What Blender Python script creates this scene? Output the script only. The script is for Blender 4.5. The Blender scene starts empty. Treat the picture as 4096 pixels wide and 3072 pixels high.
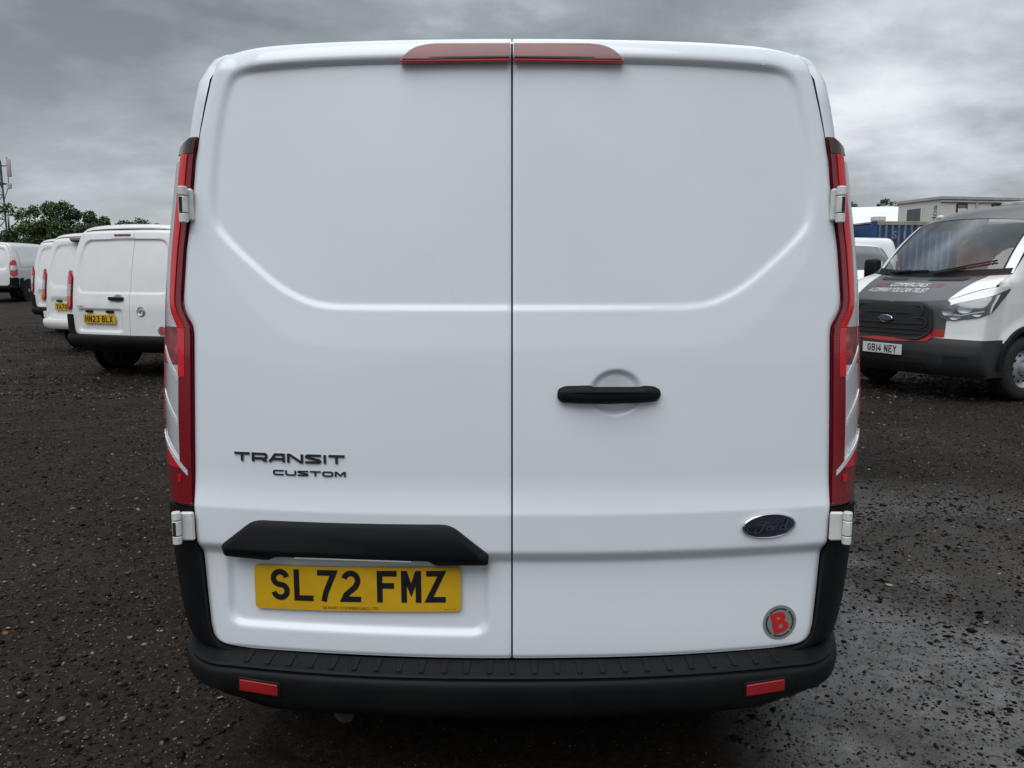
import bpy, bmesh, math, random
import numpy as np
from mathutils import Vector, Matrix
random.seed(7); RNG = np.random.default_rng(7)
R = math.radians; PI = math.pi
sc = bpy.context.scene

# ------------------------------------------------------------------ camera, sky, sun, exposure
cam_d = bpy.data.cameras.new('camera'); cam = bpy.data.objects.new('camera', cam_d)
sc.collection.objects.link(cam); sc.camera = cam
cam.location = (0.0, -2.0, 1.43); cam.rotation_euler = (R(90 - 7.87), 0, 0)
cam_d.sensor_width = 36; cam_d.lens = 29.13; cam_d.clip_start = .05; cam_d.clip_end = 2000

SUN_EL, SUN_AZ = R(58), R(200)          # azimuth clockwise from +y: behind the camera, a little left
world = bpy.data.worlds.new('World'); sc.world = world; world.use_nodes = True
wn, wl = world.node_tree.nodes, world.node_tree.links
wn.clear()
def W(t, **k):
    n = wn.new(t)
    for a, b in k.items(): setattr(n, a, b)
    return n
def wmath(op, a, b=None, clamp=False):
    n = W('ShaderNodeMath', operation=op, use_clamp=clamp)
    for i, q in enumerate((a, b)):
        if q is None: continue
        if isinstance(q, (int, float)): n.inputs[i].default_value = q
        else: wl.new(q, n.inputs[i])
    return n.outputs[0]
tc = W('ShaderNodeTexCoord'); sep = W('ShaderNodeSeparateXYZ'); wl.new(tc.outputs['Generated'], sep.inputs[0])
zc = wmath('MAXIMUM', sep.outputs[2], 0.0)
den = wmath('ADD', zc, .30)
cmb = W('ShaderNodeCombineXYZ')
wl.new(wmath('DIVIDE', sep.outputs[0], den), cmb.inputs[0]); wl.new(wmath('DIVIDE', sep.outputs[1], den), cmb.inputs[1])
mp = W('ShaderNodeMapping'); mp.inputs['Location'].default_value = (-6, -1, 1.3); mp.inputs['Scale'].default_value = (1.2, 1.45, 1)
wl.new(cmb.outputs[0], mp.inputs[0])
n1 = W('ShaderNodeTexNoise'); n1.inputs['Scale'].default_value = .95; n1.inputs['Detail'].default_value = 10; n1.inputs['Roughness'].default_value = .56
n1.inputs['Distortion'].default_value = .25
wl.new(mp.outputs[0], n1.inputs['Vector'])
rp = W('ShaderNodeValToRGB'); cr = rp.color_ramp
cr.elements[0].position = .40; cr.elements[0].color = (.155, .173, .184, 1)
cr.elements[1].position = .67; cr.elements[1].color = (.40, .427, .455, 1)
e = cr.elements.new(.86); e.color = (.64, .662, .685, 1)
e = cr.elements.new(.55); e.color = (.245, .267, .285, 1)
# thinner, paler cloud towards the horizon; the thinnest place lies low on the right
hz = W('ShaderNodeMapRange', interpolation_type='SMOOTHSTEP'); hz.inputs['From Min'].default_value = -.02; hz.inputs['From Max'].default_value = .27
hz.inputs['To Min'].default_value = .62; hz.inputs['To Max'].default_value = 0
wl.new(sep.outputs[2], hz.inputs['Value'])
dt = W('ShaderNodeVectorMath', operation='DOT_PRODUCT'); dt.inputs[1].default_value = (.395, .900, .178)
wl.new(tc.outputs['Generated'], dt.inputs[0])
br = W('ShaderNodeMapRange', interpolation_type='SMOOTHERSTEP'); br.inputs['From Min'].default_value = .962; br.inputs['From Max'].default_value = 1.0
wl.new(dt.outputs['Value'], br.inputs['Value'])
n2 = W('ShaderNodeTexNoise'); n2.inputs['Scale'].default_value = 3.6; n2.inputs['Detail'].default_value = 8; n2.inputs['Roughness'].default_value = .55
wl.new(mp.outputs[0], n2.inputs['Vector'])
fac = wmath('ADD', wmath('ADD', n1.outputs['Fac'], wmath('MULTIPLY', wmath('SUBTRACT', n2.outputs['Fac'], .5), .36)), wmath('MULTIPLY', br.outputs[0], .20))
wl.new(fac, rp.inputs[0])
m1 = W('ShaderNodeMix', data_type='RGBA'); m1.inputs['B'].default_value = (.36, .385, .412, 1)
hb = wmath('MULTIPLY', hz.outputs[0], wmath('SUBTRACT', 1.0, wmath('MULTIPLY', br.outputs[0], .75)))
wl.new(hb, m1.inputs['Factor']); wl.new(rp.outputs[0], m1.inputs['A'])
m2 = m1
# overcast law: the cloud deck grows brighter towards the zenith
ov = W('ShaderNodeMapRange', interpolation_type='SMOOTHSTEP'); ov.inputs['From Min'].default_value = .28; ov.inputs['From Max'].default_value = 1.0
ov.inputs['To Min'].default_value = 1; ov.inputs['To Max'].default_value = 3.6
wl.new(sep.outputs[2], ov.inputs['Value'])
vm = W('ShaderNodeVectorMath', operation='SCALE'); wl.new(m2.outputs['Result'], vm.inputs[0]); wl.new(ov.outputs[0], vm.inputs['Scale'])
sky = W('ShaderNodeTexSky', sky_type='NISHITA'); sky.sun_disc = False; sky.sun_elevation = SUN_EL; sky.sun_rotation = SUN_AZ
bgs = W('ShaderNodeBackground'); bgs.inputs['Strength'].default_value = .06; wl.new(sky.outputs[0], bgs.inputs[0])
bgc = W('ShaderNodeBackground'); bgc.inputs['Strength'].default_value = 1.0; wl.new(vm.outputs[0], bgc.inputs[0])
mx = W('ShaderNodeMixShader'); mx.inputs[0].default_value = .90
wl.new(bgs.outputs[0], mx.inputs[1]); wl.new(bgc.outputs[0], mx.inputs[2])
wo = W('ShaderNodeOutputWorld'); wl.new(mx.outputs[0], wo.inputs[0])

sun_d = bpy.data.lights.new('sun', 'SUN'); sun_d.energy = 1.15; sun_d.angle = R(60); sun_d.color = (1, .985, .96)
sun = bpy.data.objects.new('sun', sun_d); sc.collection.objects.link(sun)
sd = Vector((math.sin(SUN_AZ) * math.cos(SUN_EL), math.cos(SUN_AZ) * math.cos(SUN_EL), math.sin(SUN_EL)))
sun.rotation_euler = sd.to_track_quat('Z', 'Y').to_euler()

vs = sc.view_settings; vs.view_transform = 'Standard'; vs.look = 'None'; vs.exposure = 0.54; vs.gamma = 1; vs.use_curve_mapping = False
sc.cycles.use_denoising = True

# ------------------------------------------------------------------ materials
def mat(name, col, rough=.5, metal=0., coat=0., spec=.5, var=0., vscale=6., bump=0., bscale=400., coatr=.05, trans=0., col2=None, det=3., ior=None):
    m = bpy.data.materials.new(name); m.use_nodes = True
    nt = m.node_tree; b = nt.nodes['Principled BSDF']; L = nt.links.new
    b.inputs['Base Color'].default_value = (*col, 1); b.inputs['Roughness'].default_value = rough; b.inputs['Metallic'].default_value = metal
    b.inputs['Coat Weight'].default_value = coat; b.inputs['Coat Roughness'].default_value = coatr
    b.inputs['Specular IOR Level'].default_value = spec; b.inputs['Transmission Weight'].default_value = trans
    if ior: b.inputs['IOR'].default_value = ior
    t = nt.nodes.new('ShaderNodeTexCoord')
    if var or col2:
        n = nt.nodes.new('ShaderNodeTexNoise'); n.inputs['Scale'].default_value = vscale; n.inputs['Detail'].default_value = det
        L(t.outputs['Object'], n.inputs['Vector'])
        r = nt.nodes.new('ShaderNodeValToRGB'); L(n.outputs['Fac'], r.inputs[0])
        c2 = col2 or tuple(c * (1 + var) for c in col); c1 = col if col2 else tuple(c * (1 - var) for c in col)
        r.color_ramp.elements[0].position = .35; r.color_ramp.elements[1].position = .68
        r.color_ramp.elements[0].color = (*c1, 1); r.color_ramp.elements[1].color = (*c2, 1)
        L(r.outputs[0], b.inputs['Base Color'])
        rr = nt.nodes.new('ShaderNodeMapRange'); rr.inputs['To Min'].default_value = rough * .85; rr.inputs['To Max'].default_value = min(1, rough * 1.2)
        L(n.outputs['Fac'], rr.inputs['Value']); L(rr.outputs[0], b.inputs['Roughness'])
    if bump:
        n = nt.nodes.new('ShaderNodeTexNoise'); n.inputs['Scale'].default_value = bscale; n.inputs['Detail'].default_value = 2
        L(t.outputs['Object'], n.inputs['Vector'])
        bp = nt.nodes.new('ShaderNodeBump'); bp.inputs['Strength'].default_value = bump; bp.inputs['Distance'].default_value = .002
        L(n.outputs['Fac'], bp.inputs['Height']); L(bp.outputs[0], b.inputs['Normal'])
    return m
def ribbed(name, col, rough, metal, scale, rot=0., strength=.5, coat=1.):
    m = mat(name, col, rough, metal, coat)
    nt = m.node_tree; b = nt.nodes['Principled BSDF']
    t = nt.nodes.new('ShaderNodeTexCoord'); mpn = nt.nodes.new('ShaderNodeMapping'); mpn.inputs['Rotation'].default_value = (0, rot, 0)
    nt.links.new(t.outputs['Object'], mpn.inputs[0])
    w = nt.nodes.new('ShaderNodeTexWave'); w.bands_direction = 'Z'; w.inputs['Scale'].default_value = scale
    nt.links.new(mpn.outputs[0], w.inputs['Vector'])
    bp = nt.nodes.new('ShaderNodeBump'); bp.inputs['Strength'].default_value = strength; bp.inputs['Distance'].default_value = .004
    nt.links.new(w.outputs['Fac'], bp.inputs['Height']); nt.links.new(bp.outputs[0], b.inputs['Normal'])
    return m
def paint(name, col, dirt=(.55, .53, .50), amount=.25):
    """car paint with faint road film that gathers low on the panel"""
    m = mat(name, col, .32, 0, .9, .5, coatr=.035)
    nt = m.node_tree; b = nt.nodes['Principled BSDF']; L = nt.links.new
    t = nt.nodes.new('ShaderNodeTexCoord')
    n = nt.nodes.new('ShaderNodeTexNoise'); n.inputs['Scale'].default_value = 2.2; n.inputs['Detail'].default_value = 8; n.inputs['Roughness'].default_value = .65
    L(t.outputs['Object'], n.inputs['Vector'])
    r = nt.nodes.new('ShaderNodeMapRange'); r.inputs['From Min'].default_value = .42; r.inputs['From Max'].default_value = .80; r.inputs['To Max'].default_value = amount
    L(n.outputs['Fac'], r.inputs['Value'])
    mi = nt.nodes.new('ShaderNodeMix'); mi.data_type = 'RGBA'; mi.inputs['A'].default_value = (*col, 1); mi.inputs['B'].default_value = (*dirt, 1)
    L(r.outputs[0], mi.inputs['Factor']); L(mi.outputs['Result'], b.inputs['Base Color'])
    q = nt.nodes.new('ShaderNodeMapRange'); q.inputs['To Min'].default_value = .22; q.inputs['To Max'].default_value = .5
    L(n.outputs['Fac'], q.inputs['Value']); L(q.outputs[0], b.inputs['Roughness'])
    return m
def glassy(name, tint, mixf, rough=.02):
    m = bpy.data.materials.new(name); m.use_nodes = True; nt = m.node_tree; nt.nodes.clear()
    tr = nt.nodes.new('ShaderNodeBsdfTransparent'); tr.inputs[0].default_value = (*tint, 1)
    gl = nt.nodes.new('ShaderNodeBsdfGlossy'); gl.inputs['Roughness'].default_value = rough; gl.inputs[0].default_value = (.9, .95, .95, 1)
    lw = nt.nodes.new('ShaderNodeFresnel'); lw.inputs['IOR'].default_value = 1.5
    ad = nt.nodes.new('ShaderNodeMath'); ad.operation = 'ADD'; ad.use_clamp = True; ad.inputs[1].default_value = mixf; nt.links.new(lw.outputs[0], ad.inputs[0])
    mxs = nt.nodes.new('ShaderNodeMixShader'); nt.links.new(ad.outputs[0], mxs.inputs[0]); nt.links.new(tr.outputs[0], mxs.inputs[1]); nt.links.new(gl.outputs[0], mxs.inputs[2])
    o = nt.nodes.new('ShaderNodeOutputMaterial'); nt.links.new(mxs.outputs[0], o.inputs[0])
    return m
WHITE = paint('white_paint', (.765, .81, .86), amount=.12)
WHITE2 = paint('white_paint_weathered', (.78, .785, .79), amount=.3)
HINGE = mat('hinge_paint', (.58, .585, .57), .4, coat=.3, col2=(.72, .72, .70), vscale=30)
RUST = mat('hinge_grime', (.10, .075, .05), .7, var=.4, vscale=80)
BLACK = mat('black_plastic', (.0042, .005, .0062), .55, spec=.22, var=.15, vscale=9, bump=.25, bscale=900)
BUMPER = mat('bumper_plastic', (.0034, .0040, .0047), .52, spec=.20, col2=(.0065, .0068, .0071), vscale=7, det=8, bump=.3, bscale=700)
SEAL = mat('rubber_seal', (.008, .008, .009), .7)
DARK = mat('underbody_black', (.006, .006, .006), .9)
RUBBER = mat('tyre_rubber', (.014, .014, .014), .75, var=.3, vscale=20, bump=.4, bscale=150)
STEEL = mat('wheel_steel', (.42, .43, .44), .38, .7, var=.15, vscale=10)
CHROME = mat('chrome', (.75, .76, .78), .12, 1.)
BADGE = mat('badge_chrome', (.22, .24, .27), .22, 1.)
NAVY = mat('badge_blue', (.006, .010, .030), .18, 0, 1.)
YELLOW = mat('plate_yellow', (.66, .385, .012), .4, 0, .3, var=.07, vscale=14)
WPLATE = mat('plate_white', (.66, .66, .65), .35, 0, .5, var=.05, vscale=14)
INK = mat('plate_black', (.010, .011, .014), .4)
INK2 = mat('plate_small_print', (.10, .06, .008), .5)
LENS_R = ribbed('lens_red', (.64, .012, .018), .15, 0, 48, 0, .05)
LENS_D = ribbed('lens_maroon', (.20, .008, .015), .14, 0, 48, 0, .05)
LENS_P = mat('lens_smoked_pink', (.32, .07, .08), .2, .1, 1., var=.35, vscale=40)
LENS_C = ribbed('lens_clear', (.62, .62, .64), .22, .35, 55, .6, .35)
LENS_S = ribbed('lens_chrome_strip', (.90, .91, .93), .2, .5, 90, .2, .4)
LENS_O = ribbed('lens_red_edge', (.45, .03, .045), .2, .1, 60, 0, .5)
BRAKE = mat('brake_lens', (.20, .050, .055), .35, 0, .4, var=.15, vscale=10)
BRAKE_E = mat('brake_lens_edge', (.48, .008, .014), .15, 0, 1.)
REFL = ribbed('reflector_red', (.30, .003, .006), .3, 0, 120, .5, .3, .15)
STICK = mat('sticker_silver', (.24, .26, .25), .45, .2)
RED = mat('print_red', (.52, .012, .012), .45)
PRINT = mat('print_dark', (.03, .035, .035), .6)
PWHITE = mat('print_white', (.78, .78, .78), .5)
PRED2 = mat('print_red_faded', (.36, .06, .04), .6)
WRAP = mat('grey_wrap', (.055, .055, .062), .38, 0, .3, var=.1, vscale=5)
WRAP_R = mat('red_wrap', (.36, .008, .010), .35, 0, .4)
AMBER = mat('indicator_amber', (.75, .20, .02), .3, 0, .6)
GLASS = glassy('window_glass', (.80, .86, .84), .055)
DGLASS = mat('dark_glass', (.02, .025, .028), .06, 0, 1.)
CLEAR = glassy('lamp_glass', (.88, .9, .9), .06)
HIVIS = mat('hi_vis_orange', (.72, .13, .06), .8, var=.2, vscale=8)
SEAT = mat('seat_cloth', (.05, .055, .06), .85, var=.3, vscale=20)
TRIM = mat('cab_trim', (.30, .31, .30), .7, var=.15)
DASH = mat('dashboard', (.05, .06, .06), .6)

# ------------------------------------------------------------------ mesh helpers
COL = sc.collection
def link(o, parent):
    COL.objects.link(o)
    if parent is not None: o.parent = parent
    return o
def mk(name, V, F, m, parent=None, smooth=True, angle=40, mats=None, midx=None):
    me = bpy.data.meshes.new(name); me.from_pydata([tuple(map(float, v)) for v in V], [], F)
    for q in (mats or [m]): me.materials.append(q)
    if midx is not None: me.polygons.foreach_set('material_index', midx)
    if smooth:
        me.shade_smooth()
        if angle: me.set_sharp_from_angle(angle=R(angle))
    me.validate(); me.update()
    return link(bpy.data.objects.new(name, me), parent)
def fix_normals(o):
    bm = bmesh.new(); bm.from_mesh(o.data); bmesh.ops.recalc_face_normals(bm, faces=bm.faces); bm.to_mesh(o.data); bm.free(); return o
def empty(name, loc=(0, 0, 0), rz=0., label=None, cat=None, group=None, scale=1.):
    o = bpy.data.objects.new(name, None); COL.objects.link(o); o.location = loc; o.rotation_euler = (0, 0, rz); o.scale = (scale,) * 3
    o.empty_display_size = .1
    tag(o, label, cat, group); return o
def tag(o, label=None, cat=None, group=None, kind=None):
    for k, v in (('label', label), ('category', cat), ('group', group), ('kind', kind)):
        if v: o[k] = v
    return o
def interp(tab):
    a = np.array(sorted(tab)); return lambda z: np.interp(z, a[:, 0], a[:, 1])
def sstep(a, b, x):
    t = np.clip((np.asarray(x, float) - a) / (b - a), 0, 1); return t * t * (3 - 2 * t)
class MB:
    def __init__(s): s.v = []; s.f = []
    def add(s, V, F):
        o = len(s.v); s.v += [tuple(v) for v in V]; s.f += [tuple(i + o for i in q) for q in F]; return s
    def box(s, c, d, r=0., seg=1, rot=None):
        bm = bmesh.new(); bmesh.ops.create_cube(bm, size=1); bmesh.ops.scale(bm, vec=d, verts=bm.verts)
        if r: bmesh.ops.bevel(bm, geom=list(bm.edges), offset=r, segments=seg, affect='EDGES', profile=.5)
        if rot is not None: bmesh.ops.rotate(bm, cent=(0, 0, 0), matrix=Matrix.Rotation(rot[1], 3, rot[0]), verts=bm.verts)
        bm.verts.index_update()
        s.add([(v.co.x + c[0], v.co.y + c[1], v.co.z + c[2]) for v in bm.verts], [[v.index for v in f.verts] for f in bm.faces]); bm.free(); return s
    def cyl(s, p0, p1, r0, r1=None, n=12, caps=True):
        r1 = r0 if r1 is None else r1; p0, p1 = Vector(p0), Vector(p1); q = (p1 - p0).to_track_quat('Z', 'Y')
        V = []; 
        for p, r in ((p0, r0), (p1, r1)):
            for i in range(n): V.append(p + q @ Vector((r * math.cos(2 * PI * i / n), r * math.sin(2 * PI * i / n), 0)))
        F = [(i, (i + 1) % n, n + (i + 1) % n, n + i) for i in range(n)]
        if caps: F += [tuple(range(n - 1, -1, -1)), tuple(range(n, 2 * n))]
        return s.add(V, F)
    def tube(s, pts, r, n=8):
        P = [Vector(p) for p in pts]; V = []; F = []
        for i, p in enumerate(P):
            d = (P[min(i + 1, len(P) - 1)] - P[max(i - 1, 0)]).normalized(); q = d.to_track_quat('Z', 'Y'); rr = r[i] if hasattr(r, '__len__') else r
            V += [p + q @ Vector((rr * math.cos(2 * PI * k / n), rr * math.sin(2 * PI * k / n), 0)) for k in range(n)]
        for i in range(len(P) - 1):
            F += [(i * n + k, i * n + (k + 1) % n, (i + 1) * n + (k + 1) % n, (i + 1) * n + k) for k in range(n)]
        F += [tuple(range(n - 1, -1, -1)), tuple((len(P) - 1) * n + k for k in range(n))]
        return s.add(V, F)
    def lathe(s, prof, axis='X', n=32, c=(0, 0, 0)):
        """prof: (along axis, radius)"""
        V = []; F = []; m = len(prof)
        for i in range(n):
            a = 2 * PI * i / n
            for (t, r) in prof:
                p = {'X': (t, r * math.cos(a), r * math.sin(a)), 'Y': (r * math.cos(a), t, r * math.sin(a)), 'Z': (r * math.cos(a), r * math.sin(a), t)}[axis]
                V.append((p[0] + c[0], p[1] + c[1], p[2] + c[2]))
        for i in range(n):
            j = (i + 1) % n
            F += [(i * m + k, j * m + k, j * m + k + 1, i * m + k + 1) for k in range(m - 1)]
        return s.add(V, F)
    def grid(s, fn, us, vs_):
        nu, nv = len(us), len(vs_); V = [fn(u, v) for v in vs_ for u in us]
        F = [(j * nu + i, j * nu + i + 1, (j + 1) * nu + i + 1, (j + 1) * nu + i) for j in range(nv - 1) for i in range(nu - 1)]
        return s.add(V, F)
    def prism(s, poly, h, ch=0., base=0., fn=None):
        """poly in 2-D, rising from base to h with a chamfered rim; fn(x, z, off) places it"""
        n = len(poly); inn = inset(poly, ch) if ch else poly
        V = [(x, z, base) for x, z in poly] + [(x, z, h - ch * .8) for x, z in poly] + ([(x, z, h) for x, z in inn] if ch else [])
        k = 3 if ch else 2; F = []
        for l in range(k - 1): F += [(l * n + i, l * n + (i + 1) % n, (l + 1) * n + (i + 1) % n, (l + 1) * n + i) for i in range(n)]
        F.append(tuple(range((k - 1) * n, k * n)))
        if fn: V = [fn(*v) for v in V]
        return s.add(V, F)
    def map(s, fn): s.v = [tuple(fn(*v)) for v in s.v]; return s
    def build(s, name, m, parent=None, smooth=True, angle=35, fix=False):
        o = mk(name, s.v, s.f, m, parent, smooth, angle)
        return fix_normals(o) if fix else o
def area2(p): return sum(p[i][0] * p[(i + 1) % len(p)][1] - p[(i + 1) % len(p)][0] * p[i][1] for i in range(len(p)))
def inset(p, d):
    sg = 1 if area2(p) > 0 else -1; n = len(p); out = []
    for i in range(n):
        a, b, c = (np.array(p[i - 1]), np.array(p[i]), np.array(p[(i + 1) % n]))
        e1 = (b - a) / (np.linalg.norm(b - a) + 1e-9); e2 = (c - b) / (np.linalg.norm(c - b) + 1e-9)
        n1 = np.array([-e1[1], e1[0]]) * sg; n2 = np.array([-e2[1], e2[0]]) * sg
        m = n1 + n2; m = m / max(np.dot(m, m) / 2, .5) ; out.append(tuple(b + m * d))
    return out
def rounded(poly, r, seg=5):
    """round the corners of a polygon; r number or list"""
    n = len(poly); out = []
    for i in range(n):
        a, b, c = (np.array(poly[i - 1], float), np.array(poly[i], float), np.array(poly[(i + 1) % n], float)); rr = r[i] if hasattr(r, '__len__') else r
        la, lc = np.linalg.norm(a - b), np.linalg.norm(c - b); d = min(rr, la * .45, lc * .45)
        p0, p1 = b + (a - b) / la * d, b + (c - b) / lc * d
        for k in range(seg + 1):
            t = k / seg; out.append(tuple((1 - t) ** 2 * p0 + 2 * t * (1 - t) * b + t * t * p1))
    return out
def ellipse(cx, cz, rx, rz, n=40): return [(cx + rx * math.cos(2 * PI * i / n), cz + rz * math.sin(2 * PI * i / n)) for i in range(n)]
def arc(cx, cy, rx, ry, a0, a1, n=12):
    return [(cx + rx * math.cos(R(a0 + (a1 - a0) * i / n)), cy + ry * math.sin(R(a0 + (a1 - a0) * i / n))) for i in range(n + 1)]
def chaikin(p, it=2, closed=False):
    p = [np.array(q, float) for q in p]
    for _ in range(it):
        o = [] if closed else [p[0]]
        for i in range(len(p) if closed else len(p) - 1):
            a, b = p[i], p[(i + 1) % len(p)]; o += [a * .75 + b * .25, a * .25 + b * .75]
        if not closed: o.append(p[-1])
        p = o
    return p
def sdist(P, X, Z):
    """signed distance (inside negative) of points to the closed polygon P"""
    P = np.array(P); d = np.full(X.shape, 1e9); ins = np.zeros(X.shape, bool)
    for i in range(len(P)):
        a, b = P[i], P[(i + 1) % len(P)]; e = b - a; L2 = e @ e + 1e-12
        t = np.clip(((X - a[0]) * e[0] + (Z - a[1]) * e[1]) / L2, 0, 1)
        d = np.minimum(d, np.hypot(X - a[0] - t * e[0], Z - a[1] - t * e[1]))
        c = (a[1] > Z) != (b[1] > Z)
        with np.errstate(divide='ignore', invalid='ignore'): xi = a[0] + (Z - a[1]) / (b[1] - a[1] + 1e-15) * e[0]
        ins ^= c & (X < xi)
    return np.where(ins, -d, d)

# ------------------------------------------------------------------ lettering
def stroke(pts, w, closed=False):
    P = [np.array(p, float) for p in pts]; n = len(P); Lf = []; Rt = []
    for i in range(n):
        a = P[i - 1] if (i > 0 or closed) else None; c = P[(i + 1) % n] if (i < n - 1 or closed) else None; b = P[i]
        ds = []
        if a is not None: ds.append((b - a) / (np.linalg.norm(b - a) + 1e-9))
        if c is not None: ds.append((c - b) / (np.linalg.norm(c - b) + 1e-9))
        ns = [np.array([-d[1], d[0]]) for d in ds]; m = sum(ns); m = m / max(m @ m / len(ns), .35) * (1 if len(ns) == 1 else 1.)
        if len(ns) == 2: m = (ns[0] + ns[1]); m = m / max((m @ m) / 2, .30)
        Lf.append(b + m * w / 2); Rt.append(b - m * w / 2)
    V = [tuple(p) for p in Lf] + [tuple(p) for p in Rt]; k = n if closed else n - 1
    return V, [(i, (i + 1) % n, n + (i + 1) % n, n + i) for i in range(k)]
PG = {  # number-plate letters, centre lines in a 36 x 65 box
 'S': [arc(18, 48, 17.5, 17, 12, 180, 10) + arc(18, 48, 17.5, 15.5, 195, 258, 4) + arc(18, 17, 17.5, 15.5, 70, 0, 5) + arc(18, 17, 17.5, 17, -15, -168, 10)],
 'L': [[(0, 72), (0, 0), (43, 0)]], '7': [[(-7, 65), (36, 65), (14, 15), (9, -7)]],
 '2': [arc(18, 47, 17.5, 18, 165, -25, 12) + [(28, 30), (6, 12), (0, 0), (43, 0)]], 'F': [[(0, -7), (0, 65), (43, 65)], [(0, 35), (36, 35)]],
 'M': [[(0, -7), (0, 72)], [(36, -7), (36, 72)], [(1, 69), (18, 24), (35, 69)]], 'Z': [[(-5, 65), (34, 65), (1, 0), (43, 0)]],
 'H': [[(0, -7), (0, 72)], [(36, -7), (36, 72)], [(0, 35), (36, 35)]], 'N': [[(0, -7), (0, 72)], [(36, -7), (36, 72)], [(1, 69), (35, -4)]],
 '3': [arc(17, 48, 17.5, 17, 160, -80, 12) + [(14, 35)], [(14, 35)] + arc(17, 17, 18.5, 18, 85, -160, 12)],
 'B': [[(0, 0), (0, 65), (20, 65)] + arc(22, 50, 13, 15, 90, -90, 8) + [(0, 35)], [(0, 35), (20, 35)] + arc(22, 17.5, 15, 17.5, 90, -90, 8) + [(0, 0)]],
 'X': [[(-3, -7), (39, 72)], [(39, -7), (-3, 72)]], 'Y': [[(-3, 72), (18, 32), (18, -7)], [(18, 32), (39, 72)]],
 'A': [[(-4, -7), (18, 70), (40, -7)], [(5, 15), (31, 15)]], '0': [arc(18, 48, 18, 17, 0, 180, 9) + arc(18, 17, 18, 17, 180, 360, 9)],
 'G': [arc(18, 48, 18, 17, 15, 180, 9) + arc(18, 17, 18, 17, 180, 345, 9) + [(36, 30), (18, 30)]],
 '1': [[(18, -7), (18, 72)]], '4': [[(26, -7), (26, 70), (0, 18), (42, 18)]], 'E': [[(43, 0), (0, 0), (0, 65), (43, 65)], [(0, 34), (36, 34)]],
}
def plate_letters(text, x0, z0, hgt, fn, parent, w=None, name='plate_letter', x1=None, m=None):
    """each character its own mesh; fn(x, z, off)"""
    k = hgt / 79.; adv = 61.; tot = sum(30 if ch == ' ' else (28 if ch == '1' else adv) for ch in text) - 11; kx = (x1 - x0) / tot if x1 else k
    pos = 0
    for ch in text:
        if ch == ' ': pos += 30; continue
        one = ch == '1'
        b = MB()
        for q, st in enumerate(PG[ch]):
            V, F = stroke(st, 14, closed=(ch == '0'))
            sh = -11 if one else 0
            b.add([fn(x0 + (pos + 7 + sh + vx) * kx, z0 + (vz + 7) * k, .0012 + .0003 * q) for vx, vz in V], F)
        b.build(name, m or INK, parent, smooth=False); pos += 28 if one else adv
def text_mesh(text, size, shear=0.):
    cu = bpy.data.curves.new('t', 'FONT'); cu.body = text; cu.size = size; cu.shear = shear; cu.resolution_u = 3
    o = bpy.data.objects.new('t', cu); COL.objects.link(o); dg = bpy.context.evaluated_depsgraph_get()
    me = bpy.data.meshes.new_from_object(o.evaluated_get(dg)); V = [(v.co.x, v.co.y) for v in me.vertices]; F = [tuple(p.vertices) for p in me.polygons]
    bpy.data.objects.remove(o); bpy.data.curves.remove(cu); bpy.data.meshes.remove(me); return V, F
def text_on(name, text, x0, x1, z0, z1, fn, m, parent, off=.001, shear=0.):
    V, F = text_mesh(text, 1., shear); A = np.array(V); lo, hi = A.min(0), A.max(0)
    return mk(name, [fn(x0 + (x - lo[0]) / (hi[0] - lo[0]) * (x1 - x0), z0 + (z - lo[1]) / (hi[1] - lo[1]) * (z1 - z0), off) for x, z in V], F, m, parent, smooth=False)
WG = {  # wide badge letters in a 1.7 x 1 box
 'T': [[(0, .9), (1.7, .9)], [(.85, .9), (.85, 0)]], 'R': [[(.12, 0), (.12, .9), (1.45, .9), (1.6, .75), (1.6, .5), (1.45, .36), (.12, .36)], [(1.1, .36), (1.6, 0)]],
 'A': [[(0, 0), (.62, .9), (1.55, .9), (1.55, 0)], [(.35, .36), (1.55, .36)]], 'N': [[(.12, 0), (.12, .9), (.3, .9), (1.45, .08), (1.6, .08), (1.6, 1)]],
 'S': [[(1.7, .9), (.25, .9), (.12, .8), (.12, .72), (.25, .62), (1.45, .36), (1.58, .28), (1.58, .2), (1.45, .09), (0, .09)]], 'I': [[(.15, 0), (.15, 1)]],
 'C': [[(1.7, .9), (.25, .9), (.12, .75), (.12, .25), (.25, .1), (1.7, .1)]], 'U': [[(.12, 1), (.12, .25), (.25, .1), (1.45, .1), (1.58, .25), (1.58, 1)]],
 'O': [[(.3, .9), (.12, .72), (.12, .28), (.3, .1), (1.4, .1), (1.58, .28), (1.58, .72), (1.4, .9)]], 'M': [[(.12, 0), (.12, .9), (.3, .9), (.85, .25), (1.4, .9), (1.58, .9), (1.58, 0)]],
}
def badge_text(text, x0, x1, z0, hgt, fn, parent, m, thick=.0035, w=.2):
    tot = sum(.55 if c == 'I' else 1.95 for c in text) - .25; k = (x1 - x0) / tot; pos = 0
    for ch in text:
        b = MB()
        for q, st in enumerate(WG[ch]):
            V, F = stroke(st, w, closed=(ch == 'O'))
            n = len(V); o1 = .0006; o2 = thick + .0003 * q
            VV = [fn(x0 + (pos + x) * k, z0 + z * hgt, o1) for x, z in V] + [fn(x0 + (pos + x) * k, z0 + z * hgt, o2) for x, z in V]
            FF = [tuple(i + n for i in f) for f in F]; h = n // 2; cl = ch == 'O'
            for i in range(h if cl else h - 1):
                j = (i + 1) % h; FF += [(i, j, n + j, n + i), (h + j, h + i, n + h + i, n + h + j)]
            if not cl: FF += [(0, n, n + h, h), (h - 1, h + h - 1, n + h + h - 1, n + h - 1)]
            b.add(VV, FF)
        b.build('badge_letter', m, parent, smooth=False); pos += .55 if ch == 'I' else 1.95

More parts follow.
